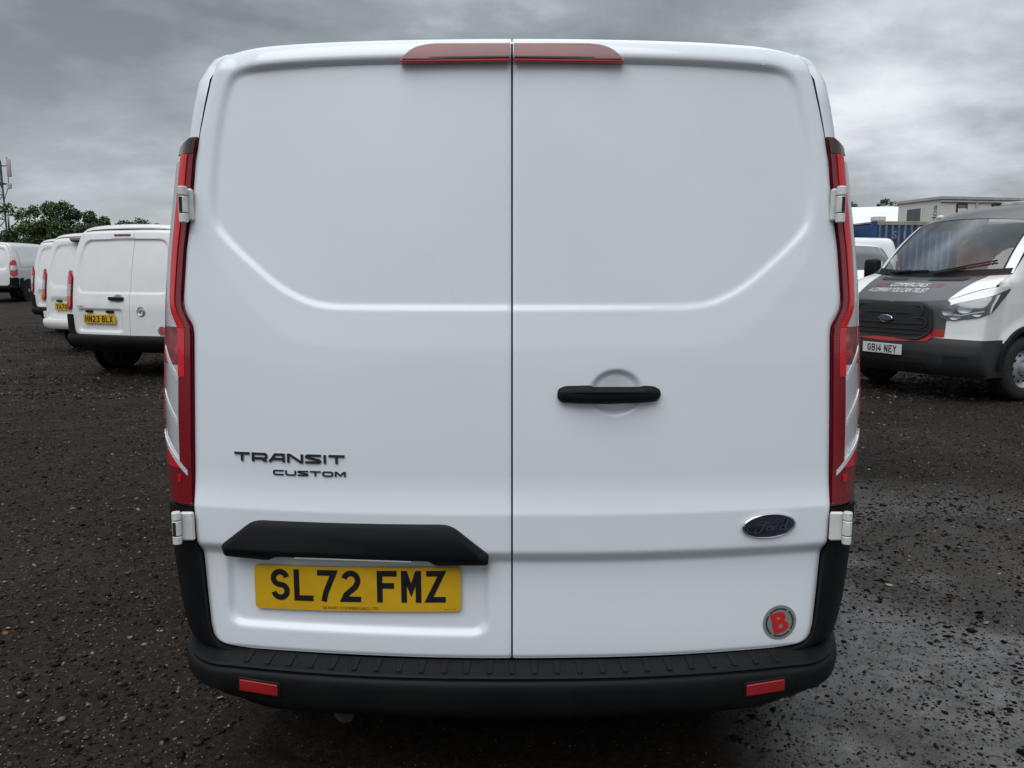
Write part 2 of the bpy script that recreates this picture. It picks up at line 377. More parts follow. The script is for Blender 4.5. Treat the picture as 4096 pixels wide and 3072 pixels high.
# ------------------------------------------------------------------ generic panel van
class Van:
    """tables in metres; rear face looks to -y, nose to +y"""
    def __init__(s, xe, xs, roof, top, zb, bow, lean, ylen, ys=.30, bown=2.2, zlean=.86, leann=1.5, hl=1.05, topcurl=.024, ztc=1.925, zth=.047):
        s.xe = interp(xe); s.xs = interp(xs); s.roof = roof; s.top = top; s.zb = zb; s.bow = bow; s.lean = lean; s.L = ylen; s.ys = ys
        s.bown = bown; s.zlean = zlean; s.leann = leann; s.hl = hl; s.ztc = ztc; s.zth = zth; s.topcurl = topcurl; s.feats = []
        s.w0 = float(s.xe(1.0)); s.ztop = top[-1][1]
    def Yb(s, x, z):
        x = np.abs(np.asarray(x, float)); z = np.asarray(z, float)
        y = s.bow * (x / s.w0) ** s.bown + s.lean * (np.clip(z - s.zlean, 0, None) / s.hl) ** s.leann
        return y + s.topcurl * np.clip((z - s.ztc) / s.zth, 0, 1.3) ** 2
    def D(s, x, z):
        x = np.asarray(x, float); z = np.asarray(z, float); d = np.zeros(np.broadcast(x, z).shape)
        for f in s.feats: d = d + f(x, z)
        return d
    def on(s, x, z, off): return (x, float(s.Yb(x, z)) - float(s.D(x, z)) - off, z)
    def onbase(s, x, z, off): return (x, float(s.Yb(x, z)) - off, z)
    def door(s, name, x_gap, side, m, parent, dz=.005, dx=.006, flange=.02):
        zt = s.ztop; zs_ = np.unique(np.concatenate([np.arange(s.zb, zt, dz), s.zb + np.array([.0006, .0015, .003, .006, .012]), zt - np.array([.0004, .001, .002, .004, .007]), [zt]]))
        n = int(.82 / dx); u = np.linspace(0, 1, n)
        Z = np.repeat(zs_[:, None], n, 1); XE = s.xe(zs_)[:, None] * side; X = x_gap + (XE - x_gap) * u[None, :]
        cam_ = .010 * (np.abs(X) / .68) ** 4 * sstep(zt - .35, zt, Z); Y = s.Yb(X, Z) - s.D(X, Z); Z2 = Z - cam_ + .007 * sstep(1.93, 1.972, Z) * (zt > 1.9)
        # soft rolled edge round the whole panel
        V = np.stack([X, Y, Z2], -1).reshape(-1, 3); nr = len(zs_)
        F = [(j * n + i, j * n + i + 1, (j + 1) * n + i + 1, (j + 1) * n + i) for j in range(nr - 1) for i in range(n - 1)]
        if side < 0: F = [f[::-1] for f in F]
        loop = [i for i in range(n)] + [j * n + n - 1 for j in range(1, nr)] + [(nr - 1) * n + i for i in range(n - 2, -1, -1)] + [j * n for j in range(nr - 2, 0, -1)]
        b = len(V); L = len(loop); V2 = V[loop] + np.array([0, flange, 0]); V = np.vstack([V, V2])
        G = [(loop[i], b + i, b + (i + 1) % L, loop[(i + 1) % L]) for i in range(L)]
        if side < 0: G = [g[::-1] for g in G]
        return mk(name, V, F + G, m, parent, True, 50)
    def corner(s, z, sx, xo, off=0., side=1, yout=None, din=.004):
        xi = float(s.xe(z)) + din; yi = float(s.Yb(xi, z)) + .004; yo = s.ys if yout is None else yout
        q = math.sqrt(max(0, 1 - sx * sx)); x = xi + (xo - xi) * sx; y = yi + (yo - yi) * (1 - q) ** .9
        return (side * (x + off * sx), y - off * q, z)
    def strip(s, name, zs_, sa, sb, xo, m, parent, off=0., side=1, n=8, yout=None, din=.004, thick=.004):
        """band of the rear corner between s = sa(z) and s = sb(z)"""
        b = MB(); zs_ = list(zs_); rows = []
        for z in zs_:
            a0, a1 = math.asin(min(1, max(0, sa(z)))), math.asin(min(1, max(0, sb(z))))
            rows.append([(z, math.sin(a0 + (a1 - a0) * i / n)) for i in range(n + 1)])
        V = [s.corner(z, t, float(xo(z)), off, side, yout, din) for r in rows for z, t in r]; k = n + 1
        F = [(j * k + i, j * k + i + 1, (j + 1) * k + i + 1, (j + 1) * k + i) for j in range(len(rows) - 1) for i in range(n)]
        V2 = [s.corner(z, t, float(xo(z)), off - thick, side, yout, din) for r in rows for z, t in r]
        N = len(V); nr = len(rows); loop = list(range(k)) + [j * k + n for j in range(1, nr)] + [(nr - 1) * k + i for i in range(n - 1, -1, -1)] + [j * k for j in range(nr - 2, 0, -1)]
        G = [(loop[i], N + loop[i], N + loop[(i + 1) % len(loop)], loop[(i + 1) % len(loop)]) for i in range(len(loop))]
        if side < 0: F = [f[::-1] for f in F]; G = [g[::-1] for g in G]
        return b.add(V + V2, F + G).build(name, m, parent, True, 35)
    def ring(s, zsill):
        r = []; zc_ = s.roof[0][1]
        for z in np.concatenate([np.arange(zsill, zc_ - .02, .06), [zc_ - .012]]): r.append((float(s.xs(z)), float(z), float(s.xe(min(z, s.top[0][1]))) + .004, float(min(z, s.top[0][1]))))
        for (a, b_), (c, d) in zip(s.roof, s.top): r.append((a, b_, c, d))
        return r
    def capz(s, y):
        return y
    def build_shell(s, parent, m, front, zsill=.28, name='body'):
        """front: list of (y, top height, width factor)"""
        half = s.ring(zsill); full = [(x, z, xr, zr) for x, z, xr, zr in half] + [(-x, z, -xr, zr) for x, z, xr, zr in half[-2::-1]]
        zr_ = s.roof[-1][1]; rows = []
        for k in range(9):
            a = PI / 2 * k / 8; row = []
            for x, z, xr, zr in full:
                yr = float(s.Yb(xr, min(zr, s.ztc))) + .012 + (.030 if zr > s.ztc else 0)
                row.append((xr + (x - xr) * math.sin(a), yr + (s.ys - yr) * (1 - math.cos(a)), zr + (z - zr) * math.sin(a)))
            rows.append(row)
        for y, tz, wf in front:
            rows.append([(x * wf, y, zsill + (z - zsill) * (tz - zsill) / (zr_ - zsill)) for x, z, _, _ in full])
        k = len(full); V = [p for r in rows for p in r]
        F = [(j * k + i, j * k + i + 1, (j + 1) * k + i + 1, (j + 1) * k + i) for j in range(len(rows) - 1) for i in range(k - 1)]
        F.append(tuple((len(rows) - 1) * k + i for i in range(k)))
        s.rows = rows; s.k = k; s.full = full; s.front = front; s.zsill = zsill
        return mk(name, V, F, m, parent, True, 38)
    def S(s, i, y, off=0.):
        """point of the shell on ring index i (float) at length y, pushed outward"""
        fy = [f[0] for f in s.front]; tz = float(np.interp(y, fy, [f[1] for f in s.front])); wf = float(np.interp(y, fy, [f[2] for f in s.front]))
        i0 = int(max(0, min(s.k - 2, math.floor(i)))); t = i - i0; a, b = s.full[i0], s.full[i0 + 1]; zr_ = s.roof[-1][1]
        x, z = a[0] + (b[0] - a[0]) * t, a[1] + (b[1] - a[1]) * t; nx, nz = (b[1] - a[1]), -(b[0] - a[0]); l = math.hypot(nx, nz) or 1
        return (x * wf + nx / l * off, y - (off if y > s.front[-1][0] - 2 else 0) * 0, s.zsill + (z - s.zsill) * (tz - s.zsill) / (zr_ - s.zsill) + nz / l * off)
    def patch(s, name, i0, i1, y0, y1, m, parent, off=.006, ni=8, ny=8, yf=None):
        b = MB(); b.grid(lambda u, v: s.S(i0 + (i1 - i0) * u, (y0 + (y1 - y0) * v) if yf is None else yf(u, v), off), np.linspace(0, 1, ni + 1), np.linspace(0, 1, ny + 1))
        return b.build(name, m, parent, True, 60)
    def zi(s, z):
        """ring index for height z on the right flank"""
        zz = [p[1] for p in s.full[:s.k // 2]]; return float(np.interp(z, zz, range(len(zz))))

def wheel(parent, x, y, r, w, side, holes=10, rim=.62, steel=None, name='wheel'):
    """a tyre with a rim under it; side +1 looks to +x"""
    t = MB().lathe([(-w / 2, r * rim), (-w / 2, r * .86), (-w * .42, r * .97), (-w * .25, r), (w * .25, r), (w * .42, r * .97), (w / 2, r * .86), (w / 2, r * (rim + .06)), (w * .44, r * rim)], 'X', 40, (x, y, r)).build(name, RUBBER, parent, True, 50)
    rr = r * rim; s = side
    prof = [(w * .46, rr), (w * .40, rr * .96), (w * .28, rr * .88), (w * .22, rr * .80), (w * .34, rr * .55), (w * .36, rr * .42), (w * .28, rr * .38), (w * .50, rr * .34), (w * .54, rr * .22), (w * .54, 0)]
    rm = MB().lathe([(s * a, b) for a, b in prof], 'X', 40, (x, y, r)).build('rim', steel or STEEL, t, True, 30, fix=True)
    for i in range(holes):
        a = 2 * PI * i / holes; b = MB(); c = (rr * .68 * math.cos(a), rr * .68 * math.sin(a)); ell = []
        for k in range(12):
            q = 2 * PI * k / 12; u, v = .10 * rr * math.cos(q), .085 * rr * math.sin(q)
            ell.append((x + s * (w * .295 + .001), y + c[0] + u * math.cos(a) - v * math.sin(a), r + c[1] + u * math.sin(a) + v * math.cos(a)))
        b.add(ell, [tuple(range(12)) if s > 0 else tuple(range(11, -1, -1))]).build('rim_hole', DARK, t, False)
    return t

# ------------------------------------------------------------------ ground
def vnoise(x, y, seed=0):
    xi, yi = np.floor(x).astype(np.int64), np.floor(y).astype(np.int64); fx, fy = x - xi, y - yi; fx = fx * fx * (3 - 2 * fx); fy = fy * fy * (3 - 2 * fy)
    def h(a, b):
        n = (a * 374761393 + b * 668265263 + seed * 974711) & 0x7fffffff; n = ((n ^ (n >> 13)) * 1274126177) & 0x7fffffff; return ((n ^ (n >> 16)) & 0xffff) / 65535.
    return (h(xi, yi) * (1 - fx) + h(xi + 1, yi) * fx) * (1 - fy) + (h(xi, yi + 1) * (1 - fx) + h(xi + 1, yi + 1) * fx) * fy
def slurry(x, y):
    """how much of the ground is fine grey slurry rather than loose planings: a tyre-worn strip right of the van"""
    edge = vnoise(x * .7 + 9, y * .7, 3) * 1.3 + vnoise(x * 2.3, y * 2.3, 4) * .5
    pat = .25 + .75 * sstep(.42, .95, vnoise(x * 1.3 + 4, y * 1.3, 8) + .55 * vnoise(x * 4.1, y * 4.1, 9))
    return pat * sstep(.55, 1.15, x + edge * .6 - .35) * (1 - sstep(2.6, 4.6, y + .22 * (x - 2) + edge * .9)) * (1 - sstep(5.5, 7, x))
def gheight(x, y):
    s = slurry(x, y)
    h = .020 * (vnoise(x * .5, y * .5, 1) - .5) + .012 * (vnoise(x * 1.7, y * 1.7, 2) - .5)
    rough = .010 * (vnoise(x * 9, y * 9, 5) - .5) + .009 * (vnoise(x * 24, y * 24, 6) - .5) + .007 * (vnoise(x * 55, y * 55, 7) - .5)
    fall = np.clip(1 - (np.hypot(x, y) - 14) / 10, 0, 1)
    return (h + rough * (1 - .35 * s)) * fall + .012 * np.clip(y - 6, 0, 28)
def axis(lo, hi, fine, far, grow=1.13):
    a = list(np.arange(lo, hi, fine)); st = fine; v = a[-1]; up = []
    while v < far: st *= grow; v += st; up.append(v)
    st = fine; v = lo; dn = []
    while v > -far: st *= grow; v -= st; dn.append(v)
    return np.array(dn[::-1] + a + up)
gx = axis(-5.5, 5.5, .022, 900); gy = axis(-.3, 6.5, .022, 900)
GX, GY = np.meshgrid(gx, gy); GZ = gheight(GX, GY)
nx_, ny_ = len(gx), len(gy)
me = bpy.data.meshes.new('ground'); me.vertices.add(nx_ * ny_); me.vertices.foreach_set('co', np.stack([GX, GY, GZ], -1).ravel())
J, I = np.mgrid[0:ny_ - 1, 0:nx_ - 1]; Q = np.stack([J * nx_ + I, J * nx_ + I + 1, (J + 1) * nx_ + I + 1, (J + 1) * nx_ + I], -1).reshape(-1, 4)
me.loops.add(Q.size); me.loops.foreach_set('vertex_index', Q.ravel()); me.polygons.add(len(Q)); me.polygons.foreach_set('loop_start', np.arange(len(Q)) * 4)
at = me.attributes.new('slurry', 'FLOAT', 'POINT'); at.data.foreach_set('value', slurry(GX, GY).ravel())
me.update(); me.validate(); me.shade_smooth()
def ground_material():
    m = bpy.data.materials.new('planings_and_slurry'); m.use_nodes = True; nt = m.node_tree; b = nt.nodes['Principled BSDF']; L = nt.links.new; N = nt.nodes.new
    t = N('ShaderNodeTexCoord'); a = N('ShaderNodeAttribute'); a.attribute_name = 'slurry'
    def noise(s, d=4, r=.6):
        n = N('ShaderNodeTexNoise'); n.inputs['Scale'].default_value = s; n.inputs['Detail'].default_value = d; n.inputs['Roughness'].default_value = r; L(t.outputs['Object'], n.inputs['Vector']); return n.outputs['Fac']
    def ramp(f, *st):
        r = N('ShaderNodeValToRGB'); el = r.color_ramp.elements
        while len(el) < len(st): el.new(.5)
        for e_, (p, c) in zip(el, st): e_.position = p; e_.color = (*c, 1)
        L(f, r.inputs[0]); return r.outputs[0]
    def mix(f, A, B, mode='MIX'):
        n = N('ShaderNodeMix'); n.data_type = 'RGBA'; n.blend_type = mode
        if isinstance(f, float): n.inputs['Factor'].default_value = f
        else: L(f, n.inputs['Factor'])
        L(A, n.inputs['A']); L(B, n.inputs['B']); return n.outputs['Result']
    grav = ramp(noise(38, 6, .75), (.30, (.0095, .0076, .0062)), (.52, (.0255, .0205, .0168)), (.78, (.062, .050, .041)))
    vor = N('ShaderNodeTexVoronoi'); vor.inputs['Scale'].default_value = 62; L(t.outputs['Object'], vor.inputs['Vector'])
    fleck = ramp(vor.outputs['Distance'], (.10, (1, 1, 1)), (.22, (0, 0, 0)))
    pick = ramp(vor.outputs['Color'], (.66, (0, 0, 0)), (.70, (1, 1, 1)))
    fm = mix(1., fleck, pick, 'MULTIPLY')
    stone = ramp(vor.outputs['Color'], (.2, (.12, .105, .092)), (.9, (.24, .215, .19)))
    grav2 = mix(fm, grav, stone)
    big = ramp(noise(.9, 9, .72), (.33, (.60, .60, .60)), (.7, (1.40, 1.36, 1.30)))
    grav3 = mix(1., grav2, big, 'MULTIPLY')
    sl = ramp(noise(7, 8, .7), (.28, (.040, .038, .036)), (.55, (.100, .095, .092)), (.8, (.165, .158, .153)))
    sl1 = mix(1., sl, ramp(noise(130, 3), (.3, (.72, .72, .72)), (.7, (1.25, 1.25, 1.25))), 'MULTIPLY')
    sl2 = mix(1., sl1, ramp(noise(26, 5, .62), (.40, (1.35, 1.35, 1.36)), (.56, (1.15, 1.15, 1.15)), (.66, (.32, .31, .30))), 'MULTIPLY')
    L(mix(a.outputs['Fac'], grav3, sl2), b.inputs['Base Color'])
    ro = ramp(noise(3.5, 5), (.35, (.50, .50, .50)), (.7, (.85, .85, .85))); L(ro, b.inputs['Roughness']); sp = N('ShaderNodeMapRange'); sp.inputs['To Min'].default_value = .05; sp.inputs['To Max'].default_value = .5; L(a.outputs['Fac'], sp.inputs['Value']); L(sp.outputs[0], b.inputs['Specular IOR Level'])
    bp = N('ShaderNodeBump'); bp.inputs['Strength'].default_value = .8; bp.inputs['Distance'].default_value = .012; L(noise(85, 5, .7), bp.inputs['Height']); L(bp.outputs[0], b.inputs['Normal'])
    return m
me.materials.append(ground_material()); ground = bpy.data.objects.new('ground', me); COL.objects.link(ground); tag(ground, 'dark wet gravel yard with a worn grey strip beside the van', 'ground', kind='structure')

def scatter(name, n, sampler, size, cols, label, cat, flat=.6, sink=.25):
    """loose stones, all real geometry in one mesh"""
    X, Y = sampler(n); S = size(len(X)); n = len(X)
    base = np.array([(1, 0, 0), (-.5, .87, 0), (-.5, -.87, 0), (.25, .1, .8), (-.2, -.15, -.7), (.45, .8, .2), (-.9, .05, .25), (.4, -.8, -.1)], float)
    tri = np.array([(0, 5, 3), (5, 1, 3), (1, 6, 3), (6, 2, 3), (2, 7, 3), (7, 0, 3), (5, 0, 4), (1, 5, 4), (6, 1, 4), (2, 6, 4), (7, 2, 4), (0, 7, 4)])
    P = base[None] * (1 + RNG.uniform(-.3, .3, (n, 8, 3))); P[:, :, 2] *= flat
    a = RNG.uniform(0, 2 * PI, n); c, s_ = np.cos(a)[:, None], np.sin(a)[:, None]
    tx = RNG.normal(0, .35, n)[:, None]; z = P[:, :, 2] + tx * P[:, :, 0]
    V = np.stack([X[:, None] + S[:, None] * (P[:, :, 0] * c - P[:, :, 1] * s_), Y[:, None] + S[:, None] * (P[:, :, 0] * s_ + P[:, :, 1] * c), gheight(X, Y)[:, None] + S[:, None] * (z + flat * (.6 - sink))], -1).reshape(-1, 3)
    T = (np.arange(n)[:, None, None] * 8 + tri[None]).reshape(-1, 3)
    me = bpy.data.meshes.new(name); me.vertices.add(len(V)); me.vertices.foreach_set('co', V.ravel()); me.loops.add(T.size); me.loops.foreach_set('vertex_index', T.ravel())
    me.polygons.add(len(T)); me.polygons.foreach_set('loop_start', np.arange(len(T)) * 3); me.polygons.foreach_set('material_index', np.repeat(RNG.choice(len(cols), n, p=[c[1] for c in cols]), 12).astype(np.int32))
    for c_, _ in cols: me.materials.append(c_)
    me.update(); me.validate(); o = bpy.data.objects.new(name, me); COL.objects.link(o); return tag(o, label, cat, kind='stuff')
ST = [mat('stone_' + k, c, .7, var=.3, vscale=60, spec=.08) for k, c in (('charcoal', (.010, .0088, .008)), ('brown', (.040, .031, .024)), ('grey', (.080, .068, .058)), ('pale', (.19, .168, .148)), ('rust', (.16, .08, .05)), ('black', (.0045, .004, .0038)))]
def wedge(dens_pow, xlo, xhi, ylo, yhi, keep):
    def f(n):
        X = RNG.uniform(xlo, xhi, n * 3); u = RNG.uniform(0, 1, n * 3); Y = ylo + (yhi - ylo) * u ** dens_pow
        k = keep(X, Y); X, Y = X[k][:n], Y[k][:n]; return X, Y
    return f
inview = lambda X, Y: np.abs(X) < (Y + 2) * .68 + .3
scatter('loose_planings', 52000, wedge(1.5, -6.5, 6.5, 0., 9., lambda X, Y: inview(X, Y) & (slurry(X, Y) < .55) & ~((np.abs(X) < .86) & (Y > .12))), lambda n: np.clip(RNG.lognormal(math.log(.0052), .45, n), .0025, .018), [(ST[0], .36), (ST[1], .33), (ST[2], .21), (ST[3], .085), (ST[4], .015)], 'loose dark stone chippings scattered over the yard', 'gravel')
scatter('far_chippings', 26000, wedge(1.3, -13, 9, 7., 17., lambda X, Y: np.abs(X) < (Y + 2) * .66), lambda n: np.clip(RNG.lognormal(math.log(.011), .4, n), .006, .03), [(ST[0], .34), (ST[1], .30), (ST[2], .25), (ST[3], .10), (ST[4], .01)], 'loose chippings farther off around the parked vans', 'gravel')
scatter('dark_clods', 5200, wedge(1.2, .4, 5.0, 0., 4.6, lambda X, Y: inview(X, Y) & (slurry(X, Y) > .2) & (vnoise(X * 3.3, Y * 3.3, 11) + .6 * vnoise(X * 9, Y * 9, 12) > .66)), lambda n: np.clip(RNG.lognormal(math.log(.0048), .62, n), .002, .024), [(ST[5], .965), (ST[3], .02), (ST[4], .015)], 'dark clods and chippings lying on the worn grey strip', 'gravel', .42, .35)

scatter('grit', 16000, wedge(1.4, .5, 5.2, 0., 5., lambda X, Y: inview(X, Y) & (slurry(X, Y) > .3)), lambda n: np.clip(RNG.lognormal(math.log(.0034), .4, n), .0016, .009), [(ST[0], .40), (ST[1], .25), (ST[2], .28), (ST[3], .07)], 'fine grit over the worn grey strip', 'gravel', .6, .2)
LEAFM = mat('dry_leaf', (.42, .34, .17), .7, var=.3, vscale=60)
for k_, (x, y, a, lab) in enumerate(((2.02, .93, .6, 'pale fallen leaf lying nearest the right edge on the grey strip'), (1.72, 1.62, 2.1, 'small yellow leaf on the grey strip level with the lower hinge'), (1.94, .28, 1.1, 'pale scrap lying at the bottom right corner'))):
    V = [(.016 * math.cos(t) * (1 if math.cos(t) > 0 else 1.5), .008 * math.sin(t), .003 * math.cos(2 * t)) for t in np.linspace(0, 2 * PI, 11)[:-1]]
    lf_ = mk('fallen_leaf', V + [(0, 0, .004)], [(i, (i + 1) % 10, 10) for i in range(10)], LEAFM if k_ < 2 else PWHITE); lf_.location = (x, y, float(gheight(np.array(x), np.array(y))) + .012); lf_.rotation_euler = (.15, .1, a); tag(lf_, lab, 'leaf', 'scraps on the grey strip')

# ------------------------------------------------------------------ the white van filling the picture
XE = [(1.973, .60), (1.9715, .655), (1.968, .692), (1.961, .715), (1.951, .728), (1.942, .735), (1.908, .748), (1.839, .765), (1.776, .779), (1.70, .792), (1.633, .799), (1.543, .812), (1.479, .822), (1.36, .8335), (1.335, .832), (1.318, .826), (1.30, .816), (1.285, .809), (1.265, .807), (1.097, .812), (.838, .820), (.745, .819), (.725, .817), (.692, .808), (.597, .802), (.501, .794), (.475, .788), (.460, .779), (.452, .764), (.448, .742), (.446, .70)]
XS = [(.25, .885), (.36, .90), (.55, .918), (.79, .930), (1.07, .928), (1.24, .917), (1.415, .899), (1.5, .888), (1.61, .871), (1.69, .858), (1.77, .846), (1.83, .836), (1.9, .818), (1.945, .803), (1.96, .795)]
ROOF = [(.795, 1.950), (.775, 1.968), (.735, 1.979), (.65, 1.987), (.4, 1.993), (0, 1.996)]
TOP = [(.737, 1.938), (.730, 1.948), (.718, 1.957), (.65, 1.965), (.4, 1.973), (0, 1.975)]
mv = Van(XE, XS, ROOF, TOP, .446, .085, .07, 5.0); mv.ztop = 1.973; mv.w0 = .82
PIN = [(-.391, 1.927), (-.62, 1.926), (-.665, 1.921), (-.692, 1.905), (-.708, 1.863), (-.724, 1.789), (-.735, 1.716), (-.743, 1.624), (-.744, 1.580), (-.738, 1.542), (-.715, 1.509), (-.676, 1.471), (-.637, 1.437), (-.599, 1.404), (-.560, 1.378), (-.521, 1.358), (-.483, 1.345), (-.445, 1.340), (-.39, 1.338)]
POUT = [(-.391, 1.930), (-.625, 1.929), (-.670, 1.924), (-.697, 1.906), (-.714, 1.863), (-.732, 1.789), (-.745, 1.716), (-.756, 1.624), (-.760, 1.560), (-.757, 1.50), (-.728, 1.437), (-.682, 1.374), (-.641, 1.329), (-.583, 1.277), (-.545, 1.256), (-.504, 1.245), (-.447, 1.240), (-.39, 1.238)]
def sym(p): return p + [(-x, z) for x, z in p[::-1]]
PINs, POUTs = chaikin(sym(PIN), 2, True), chaikin(sym(POUT), 2, True)
def f_panel(x, z):
    d1, d2 = sdist(PINs, x, z), sdist(POUTs, x, z)
    t = np.clip(d1 / np.maximum(d1 - d2, .014), 0, 1); t = np.where(d1 < 0, 0, np.where(d2 > 0, 1, t)); t = t + (np.clip(d1 / .016, 0, 1) - t) * sstep(1.46, 1.60, z)
    up = sstep(1.890, 1.918, z) * (1 - sstep(.61, .69, np.abs(x))); w = .0085 - .0025 * up; lin = np.clip((d1 + w) / (2 * w), 0, 1); ramp_ = .7 * lin + .3 * sstep(-w, w, d1)
    return -.0108 + (.0058 + .009 * up) * ramp_ + .0050 * t
def f_swage(x, z):
    a = .013 * (np.clip(.925 - z, 0, .098) / .098) ** 2
    b = -.021 * sstep(.735, .694, z) + .008 * sstep(.69, .46, z)
    return a + b
RECT = rounded([(-.742, .508), (-.060, .508), (-.060, .72), (-.742, .72)], [.045, .045, .02, .02], 6)
def f_plate(x, z): return -.014 * sstep(.006, -.016, sdist(RECT, x, z))
def f_bowl(x, z):
    r = np.hypot((x - .2565) / .064, (z - 1.130) / .056); return -.013 * sstep(1.03, .80, r) - .006 * sstep(.85, .1, r)
def f_edge(x, z):                       # pressed metal rolls over towards every outer edge
    e = np.maximum(mv.xe(z) - np.abs(x), 0); return -.005 * np.exp(-(e / .006) ** 2) - .004 * np.exp(-((z - .446) / .006) ** 2) - .004 * np.exp(-(np.abs(x) / .005) ** 2)
def f_wave(x, z): return .0011 * np.sin(x * 5 + 1) * np.sin(z * 4.2) + .0006 * np.sin(x * 11 + z * 7)
mv.feats = [f_panel, f_swage, f_plate, f_bowl, f_edge, f_wave]
van = empty('panel_van', (0, 0, 0), 0, 'large white panel van seen square from behind, filling the middle of the picture', 'van')
FRONT = [(.55, 1.992, 1.003), (1.2, 1.995, 1.006), (2.2, 1.995, 1.008), (3.2, 1.985, 1.005), (3.45, 1.95, 1.0), (3.75, 1.70, .985), (4.05, 1.45, .97), (4.25, 1.27, .96), (4.6, 1.16, .93), (4.85, 1.02, .87), (4.97, .80, .78), (4.99, .55, .72)]
mv.build_shell(van, WHITE, FRONT, .40)
mv.door('rear_door', -.0022, -1, WHITE, van); ldoor = bpy.context.scene.objects['rear_door']
rdoor = mv.door('rear_door', .0022, 1, WHITE, van)
MB().grid(lambda u, v: (u, float(mv.Yb(u, v)) + .024, v), np.linspace(-1, 1, 30), np.linspace(.44, 1.93, 40)).map(lambda x, y, z: (x * (float(mv.xe(z)) - .004), float(mv.Yb(x * (float(mv.xe(z)) - .004), z)) + .042, z)).build('inner_panel', SEAL, van)
# front and flank furniture, seen only from other sides
i1, i2 = mv.zi(1.10), mv.zi(1.86); top_i = mv.zi(1.93)
mv.patch('windscreen', top_i, mv.k - 1 - top_i, 3.50, 4.02, DGLASS, van)
for sd_ in (0, 1):
    a, b = (mv.zi(1.22), mv.zi(1.78)) if sd_ == 0 else (mv.k - 1 - mv.zi(1.22), mv.k - 1 - mv.zi(1.78))
    mv.patch('side_window', a, b, 2.75, 3.55, DGLASS, van)
    a, b = (mv.zi(.62), mv.zi(.70)) if sd_ == 0 else (mv.k - 1 - mv.zi(.62), mv.k - 1 - mv.zi(.70))
    mv.patch('rubbing_strip', a, b, .75, 4.2, BLACK, van, .015)
for s_ in (-1, 1):
    for y in (1.05, 3.98):
        MB().lathe([(s_ * .87, .40), (s_ * .925, .40), (s_ * .938, .385), (s_ * .938, .355), (s_ * .915, .35)], 'X', 36, (0, y, .34)).build('wheel_arch', BLACK, van)
        MB().lathe([(s_ * .934, 0), (s_ * .934, .36)], 'X', 36, (0, y, .34)).build('arch_liner', DARK, van)
        wheel(van, s_ * .828, y, .335, .215, s_)
MB().box((0, 2.45, .33), (1.74, 4.4, .20)).build('underbody', DARK, van, False)
MB().cyl((-.8, 1.05, .335), (.8, 1.05, .335), .045).build('rear_axle', DARK, van)
MB().tube([(-.42, .9, .25), (-.44, .45, .255), (-.45, .16, .245), (-.455, .10, .235)], .026, 14).build('exhaust_pipe', mat('exhaust_steel', (.16, .155, .15), .45, .8, var=.3, vscale=30), van)
MB().box((.1, 2.0, .22), (.9, 1.2, .10), .03).build('fuel_tank', DARK, van)

